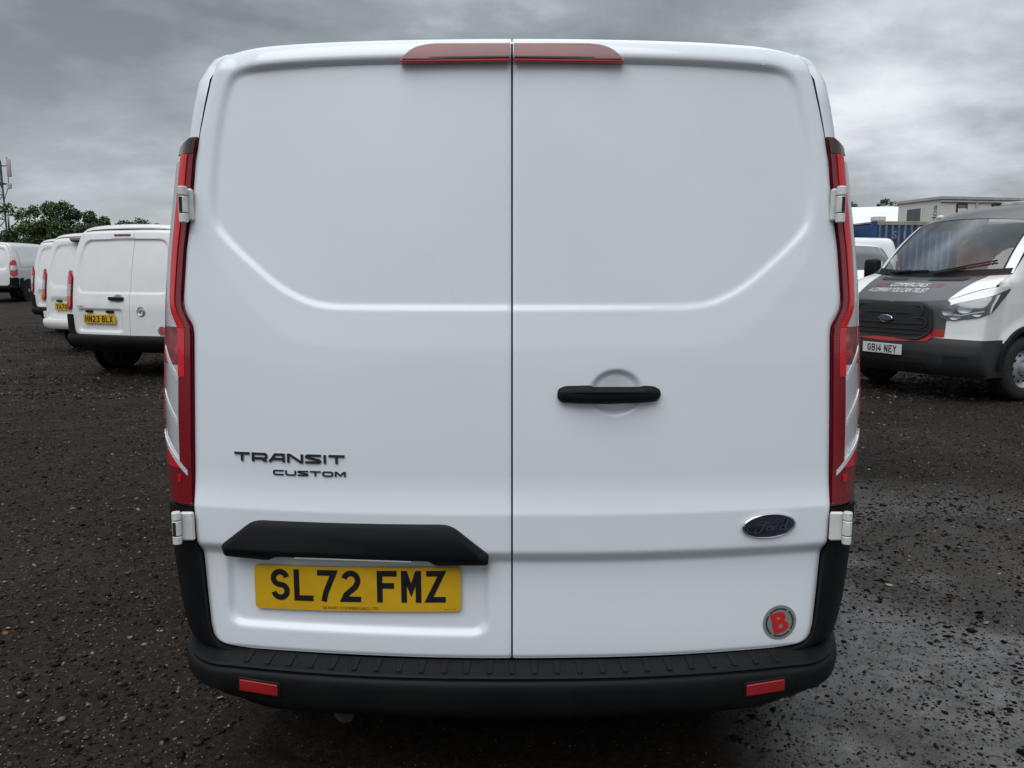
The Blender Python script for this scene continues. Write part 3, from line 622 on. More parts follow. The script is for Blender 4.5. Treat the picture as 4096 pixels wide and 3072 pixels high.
# lamps ----------------------------------------------------------------
XL = interp([(.70, .920), (.82, .925), (.94, .927), (1.07, .928), (1.237, .918), (1.415, .901), (1.5, .890), (1.607, .874), (1.69, .862), (1.73, .853), (1.77, .844), (1.80, .838)])
def zr(a, b, n=14): return [a + (b - a) * i / n for i in range(n + 1)]
c_ = lambda k: (lambda z: k)
for s_ in (-1, 1):
    lamp = mv.strip('tail_lamp', zr(.822, 1.758, 50), c_(0.), interp([(.82, .90), (.835, .985), (.85, 1.), (1.70, 1.), (1.735, .9), (1.758, .35)]), XL, LENS_D, van, .003, s_, 12, yout=.24, thick=.02)
    sq = lambda f: (lambda z: float(np.interp(f(z), [0, .95, 1], [0, .88, 1])))
    st = lambda nm, zs_, a, b, m, off, n=8: mv.strip(nm, zs_, sq(a), sq(b), XL, m, lamp, off, s_, n, yout=.24)
    # upper slim stem
    st('lens_cap', zr(1.718, 1.755, 8), c_(.03), interp([(1.71, .97), (1.735, .85), (1.755, .3)]), mat('lens_cap_smoked', (.05, .022, .018), .2, 0, 1.), .010)
    st('lens', zr(1.284, 1.716, 24), interp([(1.284, .17), (1.31, .21), (1.35, .24), (1.723, .24)]), interp([(1.284, .35), (1.31, .41), (1.35, .46), (1.723, .58)]), LENS_R, .013)
    st('lens', zr(1.284, 1.716, 24), interp([(1.29, .02), (1.723, .02)]), interp([(1.284, .16), (1.31, .20), (1.35, .23), (1.723, .23)]), LENS_D, .010)
    st('clear_lens', zr(1.285, 1.70, 24), interp([(1.28, .38), (1.31, .44), (1.35, .49), (1.715, .62)]), interp([(1.28, .93), (1.715, .93)]), LENS_S, .010)
    # inner vertical bar, red then maroon
    st('lens', zr(1.283, 1.160, 12), c_(.17), c_(.34), LENS_R, .013, 6)
    st('lens', zr(1.283, .922, 14), c_(.03), c_(.165), LENS_D, .012, 6)
    st('lens', zr(1.158, .930, 12), c_(.17), c_(.34), LENS_D, .011, 6)
    # middle: smoked pink over clear, crossed by bright strips
    st('clear_lens', zr(1.283, 1.19, 10), c_(.355), c_(.90), LENS_P, .008)
    st('clear_lens', zr(1.188, .940, 14), c_(.355), interp([(.940, .46), (1.0, .90), (1.188, .90)]), LENS_C, .008)
    for z0 in (1.222, 1.107):
        st('chrome_strip', zr(z0 - .075, z0 + .012, 14), (lambda z, z0=z0: min(.90, max(.40, .40 + .50 * ((z - (z0 - .058)) / .070)))), (lambda z, z0=z0: min(.90, max(.4001, .40 + .50 * ((z - (z0 - .075)) / .070)))), LENS_S, .0095)
    # lower red bowl with the last strip along its slanting top
    st('lens', zr(.828, .921, 14), c_(.03), interp([(.828, .80), (.84, .92), (.95, .95)]), LENS_D, .010, 10)
    st('lens', zr(.922, 1.02, 14), (lambda z: min(.94, .24 + (z - .922) / .075 * .68)), c_(.95), LENS_R, .011, 8)
    st('chrome_strip', zr(.905, 1.012, 16), (lambda z: min(.92, max(.12, .14 + (z - .920) / .080 * .78))), (lambda z: min(.92, max(.1201, .14 + (z - .906) / .080 * .78))), LENS_S, .0125)
    st('lens_edge', zr(1.04, 1.70, 24), c_(.955), c_(1.), LENS_O, .011, 4)
    st('red_facet', zr(.885, .905, 3), c_(.30), c_(.42), BRAKE_E, .0125, 3)  # small brighter red facet on the maroon part of the lower bowl
# high brake lamps ------------------------------------------------------
for s_, dr in ((-1, ldoor), (1, rdoor)):
    xm = interp([(1.9265, .265), (1.936, .257), (1.946, .245), (1.953, .231), (1.958, .214), (1.961, .185)])
    bl = MB().grid(lambda u, z: (s_ * (.004 + (float(xm(z)) - .004) * u), float(mv.Yb(.15 * u, z)) - .0125, z + .007 * float(sstep(1.93, 1.972, z))), np.linspace(0, 1, 24), np.concatenate([np.linspace(1.9275, 1.956, 10), [1.9585, 1.9605, 1.961]])).build('brake_lamp', BRAKE, van)
    e_ = [(s_ * .006, 1.9215), (s_ * .268, 1.9205), (s_ * .268, 1.9275), (s_ * .006, 1.9285)]
    MB().prism(e_, .0065, .0015, -.012, lambda x, z, o: (x, float(mv.Yb(x, z)) - .008 - o, z)).build('lens_edge', BRAKE_E, bl, fix=True)
    e2 = [(s_ * .006, 1.9285), (s_ * .262, 1.9275), (s_ * .258, 1.9325), (s_ * .006, 1.9335)]
    MB().prism(e2, .0085, .001, -.012, lambda x, z, o: (x, float(mv.Yb(x, z)) - .008 - o, z)).build('lens_line', mat('lens_line', (.02, .008, .012), .4), bl, fix=True)
# bumper ------------------------------------------------------------------
XB = interp([(.30, .845), (.36, .868), (.46, .898), (.548, .917), (.70, .932), (.786, .935), (.83, .932)])
for s_ in (-1, 1):
    up = mv.strip('bumper_corner', zr(.40, .818, 24), c_(0.), c_(1.), XB, BUMPER, van, .016, s_, 14, din=.0025, thick=.05)
    MB().grid(lambda y, z: (s_ * (float(XB(z)) + .016), y, z), np.linspace(.30, .66, 4), np.linspace(.36, .80, 6)).build('bumper_side', BUMPER, van)
def bpath(t):
    """plan of the bumper: t -1..1; returns x, y and outward normal"""
    def P(t):
        a = abs(t); s = 1 if t >= 0 else -1
        if a < .74: x = a / .74 * .72; y = -.078 + .098 * (x / .82) ** 2.3
        else:
            q = (a - .74) / .26; x0, y0 = .72, -.078 + .098 * (.72 / .82) ** 2.3; ph = min(1, q / .65) * PI / 2
            x = x0 + .187 * math.sin(ph); y = y0 + .30 * (1 - math.cos(ph)) + (max(0, q - .65) / .35) * .32
        return np.array([s * x, y])
    p = P(t); d = P(min(1, t + .004)) - P(max(-1, t - .004)); d /= np.linalg.norm(d); return p, np.array([d[1], -d[0]])
def bprof(t):
    lift = float(sstep(.62, .93, abs(t))) * .066
    return [(-.075, .4435), (-.030, .4405), (-.004, .436), (0., .431), (-.0035, .4265), (-.0035, .4215), (.001, .418), (.0045, .410), (.006, .395), (.003, .352 + lift * .4), (-.004, .330 + lift), (-.022, .314 + lift), (-.06, .306 + lift), (-.16, .300 + lift)]
ts = np.linspace(-1, 1, 141); V = []; 
for t in ts:
    p, nrm = bpath(t)
    V += [(p[0] + nrm[0] * o, p[1] + nrm[1] * o, z) for o, z in bprof(t)]
k = len(bprof(0)); bump_o = mk('bumper', V, [(i * k + j, (i + 1) * k + j, (i + 1) * k + j + 1, i * k + j + 1) for i in range(len(ts) - 1) for j in range(k - 1)], BUMPER, van, True, 32)
for i in range(25):                                   # tread ribs on the step
    x = (i - 12) * .0565; y0 = -.078 + .098 * (abs(x) / .82) ** 2.3
    MB().prism(rounded([(x - .006, y0 + .012), (x + .006, y0 + .012), (x + .010, y0 + .070), (x - .010, y0 + .070)], .003, 2), .0035, .0015, -.004, lambda a, b, o, y0=y0: (a, b, .437 + (b - y0) * .08 + o)).build('tread_rib', BUMPER, bump_o, fix=True)
for s_ in (-1, 1):
    x0, x1 = s_ * .590, s_ * .692
    def onb(x, z, o):
        y = -.078 + .098 * (abs(x) / .82) ** 2.3; return (x, y - .005 - o, z)
    fr = MB().prism(rounded([(x0 - s_ * .007, .360), (x1 + s_ * .007, .366), (x1 + s_ * .007, .406), (x0 - s_ * .007, .400)], .006, 3), .003, .002, -.02, onb).build('reflector_frame', BLACK, bump_o, fix=True)
    MB().prism(rounded([(x0, .365), (x1, .371), (x1, .401), (x0, .395)], .004, 3), .006, .002, -.01, onb).build('reflector', REFL, bump_o, fix=True)
# hinges -------------------------------------------------------------------
def hinge(xc, zc_, yc, s_, hgt, up):
    r = .0115
    h = MB().box((s_ * (xc - (.004 if zc_ > 1 else .014)), yc + .010, zc_), (.016 if zc_ > 1 else .034, .012, hgt * .86), .004).build('hinge', HINGE, van)
    for k_, (dz, ln, mm) in enumerate(((hgt * .36, hgt * .24, HINGE), (0, hgt * .44, HINGE), (-hgt * .36, hgt * .24, HINGE))):
        MB().lathe([(-ln / 2, 0), (-ln / 2, r * .85), (-ln / 2 + .002, r), (ln / 2 - .002, r), (ln / 2, r * .85), (ln / 2, 0)], 'Z', 16, (s_ * (xc + .008), yc - .006, zc_ + dz)).build('hinge_knuckle', mm, h)
    MB().lathe([(-hgt * .45, r * .8), (hgt * .45, r * .8)], 'Z', 12, (s_ * (xc + .008), yc - .006, zc_)).build('hinge_pin', RUST, h)
    MB().box((s_ * (xc + .016), yc + .014, zc_), (.022, .014, hgt * .5), .004).build('hinge_leaf', HINGE, h)
    if up: MB().box((s_ * (xc + .010), yc - .018, zc_), (.008, .003, hgt * .40), .001).build('hinge_slot', SEAL, h)
for s_ in (-1, 1):
    hinge(.808, 1.590, .103, s_, .092, True)
    hinge(.848, .776, .052, s_, .088, s_ < 0)
# number plate, light bar, handle, badges -----------------------------------
def onplate(x, z, o): return (x, float(mv.Yb(x, .62)) + .010 - o, z + .006 * ((x + .4) / .27))
pl = MB().prism(rounded([(-.668, .562), (-.130, .562), (-.130, .679), (-.668, .679)], .010, 4), .0035, .001, -.006, onplate)
seg = []                                            # the plate bends with the door: build it as a strip
b = MB()
def plate_strip(b, poly_x, z0, z1, fn, o, r=.010):
    n = len(poly_x); V = []
    for x in poly_x:
        e_ = min(x - poly_x[0], poly_x[-1] - x); dz = r - math.sqrt(max(0, r * r - max(0, r - e_) ** 2)); V += [(x, z0 + dz), (x, z1 - dz)]
    W_ = [fn(x, z, o) for x, z in V] + [fn(x, z, -.004) for x, z in V]; m_ = len(V)
    F = [(2 * i, 2 * i + 2, 2 * i + 3, 2 * i + 1) for i in range(n - 1)] + [(2 * i, m_ + 2 * i, m_ + 2 * i + 2, 2 * i + 2) for i in range(n - 1)] + [(2 * i + 1, 2 * i + 3, m_ + 2 * i + 3, m_ + 2 * i + 1) for i in range(n - 1)] + [(0, 1, m_ + 1, m_), (m_ - 2, 2 * m_ - 2, 2 * m_ - 1, m_ - 1)]
    return b.add(W_, F)
px = sorted(set([-.668, -.667, -.665, -.662, -.658] + list(np.linspace(-.65, -.148, 30)) + [-.140, -.136, -.133, -.131, -.130]))
plate = plate_strip(b, px, .562, .679, onplate, .003).build('number_plate', YELLOW, van, True, 40)
on_pl = lambda x, z, o: onplate(x, z, .003 + o)
plate_letters('SL72 FMZ', -.624, .587, .084, on_pl, plate, x1=-.168)
text_on('plate_maker_name', 'BLANEY COMMERCIALS LTD', -.485, -.342, .5665, .5745, on_pl, INK2, plate)
text_on('plate_small_code', 'BS AU 145e', -.172, -.142, .5665, .5695, on_pl, INK2, plate)
bar = rounded([(-.745, .731), (-.738, .703), (-.618, .699), (-.600, .709), (-.209, .711), (-.190, .700), (-.059, .702), (-.059, .727), (-.153, .803), (-.657, .800)], [.008, .008, .008, .008, .008, .008, .010, .008, .025, .025], 4)
def onbar(x, z, o): return (x, float(mv.Yb(x, .76)) - .008 - o, z)
MB().prism(bar, .026, .012, -.03, onbar).build('light_bar', BLACK, van, fix=True, angle=50)
MB().box((-.40, 0, 0), (.30, .012, .004), .001).map(lambda x, y, z: (x, float(mv.Yb(x, .72)) - .018 + y, .708 + z)).build('plate_lamp', mat('plate_lamp_lens', (.5, .5, .48), .3), van)
hp = rounded([(.110, 1.118), (.121, 1.108), (.160, 1.1065), (.236, 1.1055), (.315, 1.107), (.355, 1.109), (.366, 1.122), (.364, 1.138), (.350, 1.145), (.324, 1.147), (.316, 1.1435), (.200, 1.1445), (.192, 1.1485), (.130, 1.147), (.113, 1.140)], .007, 3)
hd = MB().prism(hp, .020, .009, -.012, lambda x, z, o: (x, float(mv.Yb(x, 1.128)) - o - (.012 * math.sin(PI * min(1, max(0, (x - .11) / .256)))), z)).build('door_handle', BLACK, van, fix=True, angle=55)
bow_on = lambda x, z, o: mv.on(x, z, o)
for pts in ([(-.205, 1.475), (-.185, 1.44), (-.160, 1.405), (-.142, 1.365), (-.138, 1.345)],):
    P_ = [tuple(p) for p in chaikin(pts, 2)]; V, F = stroke(P_, .0007); mk('scratch', [bow_on(x, z, .0003) for x, z in V], F, mat('scratched_paint', (.66, .70, .74), .5), ldoor if pts[0][0] < 0 else rdoor, False)
badge_text('TRANSIT', -.705, -.417, .950, .0215, bow_on, ldoor, BADGE, .004, .27)
badge_text('CUSTOM', -.603, -.415, .917, .0125, bow_on, ldoor, BADGE, .003, .27)
def oval(name_parent, cx, cz, rx, rz, fn, tilt=0.):
    def place(x, z, o): return fn(cx + x * math.cos(tilt) - z * math.sin(tilt), cz + x * math.sin(tilt) + z * math.cos(tilt), o)
    rim_ = MB(); n = 56
    prof = [(1.0, .0005), (1.0, .004), (.975, .007), (.93, .0085), (.90, .0075), (.885, .0055)]
    V = [place(rx * q * math.cos(2 * PI * i / n) if q > .9 else (rx - (1 - q) * rz) * math.cos(2 * PI * i / n), rz * q * math.sin(2 * PI * i / n), o) for q, o in prof for i in range(n)]
    F = [(l * n + i, l * n + (i + 1) % n, (l + 1) * n + (i + 1) % n, (l + 1) * n + i) for l in range(len(prof) - 1) for i in range(n)]
    ring_ = rim_.add(V, F).build('badge_ring', CHROME, name_parent)
    b = MB(); V = []
    for q in (.90, .75, .5, .25): V += [place(rx * q * math.cos(2 * PI * i / n), rz * q * math.sin(2 * PI * i / n), .0055 + .003 * (1 - q * q)) for i in range(n)]
    F = [(l * n + i, l * n + (i + 1) % n, (l + 1) * n + (i + 1) % n, (l + 1) * n + i) for l in range(3) for i in range(n)] + [tuple(range(3 * n, 4 * n))]
    b.add(V, F).build('badge_face', NAVY, name_parent)
    sx, sz = rx / 1.0, rz / 1.0
    scr = [[(-.20, .42), (-.42, .36), (-.46, .18), (-.30, .12), (-.05, .30), (.02, .36)], [(-.12, .40), (-.20, .05), (-.34, -.38), (-.50, -.42), (-.56, -.28), (-.46, -.16)], [(-.30, -.02), (-.08, .04)],
           [(-.02, .02), (-.12, -.12), (-.10, -.30), (.04, -.30), (.10, -.14), (.02, .02)], [(.14, .02), (.12, -.30)], [(.13, -.12), (.22, .02), (.30, .0)],
           [(.56, -.02), (.44, .02), (.36, -.14), (.40, -.30), (.52, -.26), (.58, -.10)], [(.66, .40), (.58, .0), (.56, -.22), (.62, -.30), (.70, -.24)]]
    b = MB()
    for q, st_ in enumerate(scr):
        V, F = stroke([tuple(p) for p in chaikin(st_, 2)], .075); b.add([place(x * sx, z * sz * 1.15, .0092 + .0002 * q) for x, z in V], F)
    b.build('badge_script', mat('badge_script', (.14, .145, .16), .35, .9), name_parent, False)
    n2 = 72; V = []
    for q, w_ in ((.80, 0), (.815, 0)): V += [place(rx * q * math.cos(2 * PI * i / n2), rz * (q - .06) * math.sin(2 * PI * i / n2), .0078) for i in range(n2)]
    MB().add(V, [(i, (i + 1) % n2, n2 + (i + 1) % n2, n2 + i) for i in range(n2)]).build('badge_line', mat('badge_line', (.25, .26, .28), .3, .9), name_parent, False)
oval(rdoor, .6525, .786, .0735, .0325, bow_on, R(2))
def sticker(parent, cx, cz, r, fn, rot=R(14)):
    def place(x, z, o): return fn(cx + x * math.cos(rot) - z * math.sin(rot), cz + x * math.sin(rot) + z * math.cos(rot), o)
    n = 48; V = [place(0, 0, .0012)] + [place(r * q * math.cos(2 * PI * i / n), r * q * math.sin(2 * PI * i / n), .0012) for q in (.5, 1.) for i in range(n)]
    MB().add(V, [(0, 1 + i, 1 + (i + 1) % n) for i in range(n)] + [(1 + i, 1 + n + i, 1 + n + (i + 1) % n, 1 + (i + 1) % n) for i in range(n)]).build('sticker', STICK, parent, False)
    b = MB(); rs = random.Random(3)
    for i in range(74):
        a = 2 * PI * i / 74
        if i in (8, 9, 26, 27, 46, 47, 63, 64) : continue
        w_ = .055 + rs.random() * .02; h_ = rs.choice((.05, .06, .07)); u = (math.cos(a), math.sin(a)); t_ = (-u[1], u[0])
        b.add([place(r * (u[0] * q + t_[0] * w_ * k_ / 2), r * (u[1] * q + t_[1] * w_ * k_ / 2), .0018) for q, k_ in ((.80 - h_, -1), (.80 - h_, 1), (.80 + h_ * .6, 1), (.80 + h_ * .6, -1))], [(0, 1, 2, 3)])
    b.build('sticker_small_print', PRINT, parent, False)
    B_ = {'st': [[(0, .5), (0, 1)]]}
    outer = rounded([(-.36, -.50), (.10, -.50), (.40, -.40), (.46, -.14), (.26, .04), (.40, .18), (.34, .44), (.08, .52), (-.36, .52)], [.01, .12, .15, .15, .04, .12, .15, .12, .01], 5)
    h1 = rounded([(-.08, .15), (-.08, .30), (.10, .30), (.10, .15)], .05, 3); h2 = rounded([(-.08, -.28), (-.08, -.08), (.14, -.08), (.14, -.28)], .04, 3)
    bm = bmesh.new()
    def loop(p, s=1.): 
        vs_ = [bm.verts.new((x, z, 0)) for x, z in p]; return [bm.edges.new((vs_[i], vs_[(i + 1) % len(vs_)])) for i in range(len(vs_))]
    ed = loop(outer) + loop(h1) + loop(h2); bmesh.ops.triangle_fill(bm, use_beauty=True, edges=ed, use_dissolve=False)
    bm.verts.index_update(); V = [place(v.co.x * r * 1.18 - .03 * r, v.co.y * r * 1.18, .0022) for v in bm.verts]; F = [[v.index for v in f.verts] for f in bm.faces]; bm.free()
    mk('sticker_letter', V, F, RED, parent, False)
sticker(rdoor, .700, .5155, .0465, bow_on)

# ------------------------------------------------------------------ tipper-style truck cab on the right (nose looks to -y in its own space)
truck = empty('truck', (4.228, 7.378, .02), R(-65), 'white truck cab with dark grey bonnet and red stripe, number plate GB14 NEY', 'truck')
_y0 = interp([(.26, .13), (.32, .06), (.40, .015), (.52, -.01), (.62, -.008), (.70, .015), (.85, .03), (1.0, .05), (1.06, .075), (1.12, .13), (1.25, .22)])
def Ff(x, z): return float(_y0(z)) + .30 * (min(abs(x), .98) / .98) ** 2.7
def cornr(s, z, off=0.):
    """front face running round on to the flank"""
    a = abs(s); g = 1 if s >= 0 else -1
    if a <= .94:
        d = .30 * 2.7 * (a / .98) ** 1.7 / .98; l = math.hypot(1, d); return (g * (a + off * d / l), Ff(a, z) - off / l, z)
    x0 = .94; y0 = Ff(x0, z); q = a - .94; r = .075; p0 = math.atan(.30 * 2.7 * (.94 / .98) ** 1.7 / .98); ph = min(PI / 2, p0 + q / r); ex = max(0, q - r * (PI / 2 - p0))
    x = x0 + r * (math.sin(ph) - math.sin(p0)); y = y0 + r * (math.cos(p0) - math.cos(ph)) + ex
    return (g * (x + off * math.sin(ph)), y - off * math.cos(ph), z)
def spatch(name, poly, m, parent, off, thick=.004, ns=14, nz=10, h=.03):
    """polygon in (s, z) laid on the nose, cut from a fine grid so that it follows the curve"""
    P = np.array(poly); s0, s1, z0, z1 = P[:, 0].min(), P[:, 0].max(), P[:, 1].min(), P[:, 1].max()
    bm = bmesh.new(); vs_ = [bm.verts.new((x, z, 0)) for x, z in poly]; bm.faces.new(vs_)
    for k in range(1, ns):
        bmesh.ops.bisect_plane(bm, geom=bm.verts[:] + bm.edges[:] + bm.faces[:], plane_co=(s0 + (s1 - s0) * k / ns, 0, 0), plane_no=(1, 0, 0))
    for k in range(1, nz):
        bmesh.ops.bisect_plane(bm, geom=bm.verts[:] + bm.edges[:] + bm.faces[:], plane_co=(0, z0 + (z1 - z0) * k / nz, 0), plane_no=(0, 1, 0))
    bm.verts.index_update(); V = [cornr(v.co.x, v.co.y, off) for v in bm.verts]; F = [[v.index for v in f.verts] for f in bm.faces]
    N = len(V); V += [cornr(v.co.x, v.co.y, off - thick) for v in bm.verts]
    F += [[e_.verts[0].index, e_.verts[1].index, e_.verts[1].index + N, e_.verts[0].index + N] for e_ in bm.edges if len(e_.link_faces) == 1]
    bm.free(); return mk(name, V, F, m, parent, True, 40)
zlip = lambda a: 1.06 + .17 * sstep(.50, 1.0, a)           # bonnet shut line climbs towards the wings
# nose skin: white; dark wrap lies over the middle
svals = [.05 * i for i in range(19)] + [.94, .955, .97, .985, 1.0, 1.05, 1.12, 1.22]
svals = [-q for q in svals[:0:-1]] + svals
MB().grid(lambda s, v: cornr(s, .62 + (float(zlip(abs(s))) - .62) * v), svals, np.linspace(0, 1, 14)).build('nose', WHITE2, truck)
MB().grid(lambda s, v: cornr(s, .27 + (.69 - .02 * min(1, abs(s)) ** 2 - .27) * v, .012 + .012 * math.sin(PI * v)), svals + [1.28], np.linspace(0, 1, 14)).build('bumper', mat('truck_bumper_plastic', (.024, .025, .028), .5, var=.15, bump=.25, bscale=500), truck)
spatch('grey_wrap', [(-.66, .74), (.66, .74), (.66, 1.06), (.62, 1.085), (0, 1.058), (-.62, 1.085), (-.66, 1.06)], WRAP, truck, .004, ns=24)
for s_ in (-1, 1):
    spatch('red_wrap', [(s_ * .44, .685), (s_ * .66, .695), (s_ * .66, .775), (s_ * .56, .770), (s_ * .52, .74)], WRAP_R, truck, .008)
spatch('red_wrap', [(-.50, .640), (0, .615), (.50, .640), (.56, .69), (.52, .75), (-.52, .75), (-.56, .69)], WRAP_R, truck, .0255, ns=24)
# grille
gp = rounded([(-.43, .665), (.43, .665), (.545, .76), (.50, 1.00), (.42, 1.045), (-.42, 1.045), (-.50, 1.00), (-.545, .76)], .06, 4)
gr = spatch('grille', gp, SEAL, truck, .030, .03, 20, 8)
def bar_on(name, pts, w, off, m, parent, ns=1):
    V, F = stroke(pts, w); b = MB(); n = len(V)
    b.add([cornr(x, z, off) for x, z in V] + [cornr(x, z, off - .02) for x, z in V], F + [(i, i + 1, n + i + 1, n + i) for i in range(n // 2 - 1)] + [(n // 2 + i, n // 2 + i + 1, n + n // 2 + i + 1, n + n // 2 + i) for i in range(n // 2 - 1)])
    return b.build(name, m, parent, True, 40)
GB = mat('grille_bar_plastic', (.014, .0145, .016), .4)
bar_on('grille_bar', [tuple(p) for p in chaikin(gp + [gp[0]], 0)], .022, .046, GB, gr)
for z0, hw, hh in ((.975, .42, .055), (.845, .47, .052)):
    q = rounded([(-hw, z0 - hh), (hw, z0 - hh), (hw + .02, z0 + hh * .3), (hw - .03, z0 + hh), (-hw + .03, z0 + hh), (-hw - .02, z0 + hh * .3)], .035, 4)
    bar_on('grille_bar', q + [q[0]], .020, .044, GB, gr)
for z0, hw in ((.765, .50), (.715, .46), (.94, .40), (.825, .45)):
    bar_on('grille_bar', [(hw * (k / 8 - 1), z0) for k in range(17)], .014, .040, GB, gr)
oval(gr, 0, .868, .098, .040, lambda x, z, o: cornr(x, z, .048 + o))
# number plate
tp = MB().box((0, -.040, .530), (.53, .008, .115), .002).build('number_plate', WPLATE, truck, False)
plate_letters('GB14 NEY', -.195, .489, .082, lambda x, z, o: (x, -.044 - o, z), tp, x1=.200)
text_on('plate_maker_name', 'BLANEY COMMERCIALS LTD', -.09, .09, .476, .483, lambda x, z, o: (x, -.044 - o, z), INK2, tp)
# lower intake, fog lamp recess
spatch('lower_intake', rounded([(-.52, .345), (.52, .345), (.46, .455), (-.46, .455)], .03, 3), SEAL, truck, .027, ns=16)
for s_ in (-1, 1):
    spatch('fog_lamp_recess', rounded([(s_ * .66, .40), (s_ * .88, .42), (s_ * .88, .50), (s_ * .68, .50)], .03, 3), SEAL, truck, .026)
    # headlamp
    hl = rounded([(s_ * .575, .945), (s_ * .61, 1.01), (s_ * .72, 1.055), (s_ * .90, 1.115), (s_ * 1.16, 1.215), (s_ * 1.10, 1.03), (s_ * 1.04, .965), (s_ * .90, .905), (s_ * .72, .875), (s_ * .62, .880)], [.02, .03, .03, .02, .01, .02, .02, .03, .03, .03], 3)
    h = spatch('headlamp', hl, mat('headlamp_housing', (.06, .062, .066), .3, .2, .5), truck, .010, .02, 18, 8)
    for (a, b_, c, d) in ((.66, .965, .055, .040), (.80, .995, .065, .046), (.73, .905, .045, .026), (.90, .945, .040, .026)):
        q = MB()
        for l, (k1, o) in enumerate(((1, .011), (.92, .019), (.6, .014), (.3, .011))):
            pass
        n = 20; V = [cornr(s_ * (a + c * k1 * math.cos(2 * PI * i / n)), b_ + d * k1 * math.sin(2 * PI * i / n), o) for k1, o in ((1, .010), (.94, .020), (.7, .016), (.35, .0115)) for i in range(n)]
        q.add(V, [(l * n + i, l * n + (i + 1) % n, (l + 1) * n + (i + 1) % n, (l + 1) * n + i) for l in range(3) for i in range(n)] + [tuple(range(3 * n, 4 * n))]).build('lamp_reflector', mat('lamp_reflector', (.34, .34, .36), .3, .7), h)
    bar_on('lamp_bezel', [(s_ * .63, .925), (s_ * .72, .935), (s_ * .78, .928), (s_ * .86, .955), (s_ * .95, .975)], .012, .022, CHROME, h)
    spatch('lamp_glass', inset(hl, .006), CLEAR, h, .026, .002, 18, 6)
# bonnet
def bonnet(u, t, off=0.):
    a = abs(u); x = .955 * u; z0 = float(zlip(a * .96)); P = np.array(cornr(.94 * u, z0)); E = np.array([.90 * u, .575 + .24 * (a ** 2.2), 1.315 + .045 * a ** 2])
    p = P + (E - P) * t; crown = .030 * math.sin(PI * t) + .012 * math.sin(PI * t) * math.cos(u * 3)
    return (p[0], p[1] - off * .35, p[2] + crown + off * .94)
us = np.linspace(-1, 1, 41); ts_ = np.linspace(0, 1, 13)
MB().grid(lambda u, t: bonnet(u, t), us, ts_).build('bonnet', WHITE2, truck)
bw = lambda t: .655 + .13 * t
MB().grid(lambda u, t: bonnet(u * bw(t), t, .005), np.linspace(-1, 1, 31), np.linspace(0, .985, 13)).build('bonnet_wrap', WRAP, truck)
for s_ in (-1, 1):
    v_ = MB().grid(lambda u, t: bonnet(s_ * (.16 + .44 * u) * (1 + .05 * t), .74 + .14 * t + 0 * u, .010), np.linspace(0, 1, 12), np.linspace(0, 1, 4)).build('bonnet_vent', SEAL, truck)
def onbon(x, z, o): return bonnet(x, z, .006 + o)
text_on('livery_letters', 'BLANEY', -.53, -.29, .44, .60, onbon, PRED2, truck, .002, .3)
text_on('livery_letters', 'COMMERCIALS', -.26, .27, .44, .60, onbon, PWHITE, truck, .002, .3)
text_on('livery_letters', 'LTD', .31, .45, .44, .60, onbon, PRED2, truck, .002, .3)
text_on('livery_motto', 'A COMPANY YOU CAN TRUST', -.54, .34, .24, .38, onbon, PWHITE, truck, .002, .3)
# windscreen, pillars, roof
def wsb(u): a = abs(u); return np.array([.88 * u, .585 + .25 * a ** 2.2, 1.325 + .045 * a ** 2])
def wst(u): a = abs(u); return np.array([.80 * u, 1.19 + .24 * a ** 2.2, 1.995 - .055 * a ** 2])
def ws(u, t, off=0.):
    p = wsb(u) * (1 - t) + wst(u) * t; p = p + np.array([0, -.02 * math.sin(PI * t), .03 * math.sin(PI * t)]); return (p[0] * (1 + off * .3), p[1] - off * .7, p[2] + off * .7)
MB().grid(lambda u, t: ws(u * .915, .02 + .965 * t), np.linspace(-1, 1, 25), np.linspace(0, 1, 10)).build('windscreen', GLASS, truck)
MB().grid(lambda u, t: ws(u, .0 + .085 * t, .006), np.linspace(-.98, .98, 25), np.linspace(0, 1, 3)).build('scuttle', BLACK, truck)
for s_ in (-1, 1):
    MB().grid(lambda u, t: ws(s_ * (.90 + .10 * u), t, .004), np.linspace(0, 1, 4), np.linspace(0, 1, 10)).build('pillar', WHITE2, truck)
    MB().grid(lambda u, t: ws(s_ * (.885 + .02 * u), .06 + .92 * t, .006), np.linspace(0, 1, 2), np.linspace(0, 1, 10)).build('windscreen_seal', SEAL, truck)
def roof(u, t, off=0.):
    a = abs(u); p = np.array(wst(u)); e_ = np.array([.80 * u, 2.75, 2.20 - .10 * a ** 4]); y = p[1] + (e_[1] - p[1]) * t; k_ = 1 - (1 - t) ** 3.2
    return (p[0] + (e_[0] - p[0]) * t, y, p[2] + (e_[2] - p[2]) * k_ + off)
MB().grid(lambda u, t: roof(u, t), np.linspace(-1, 1, 31), np.linspace(0, 1, 16)).build('roof', WRAP, truck)
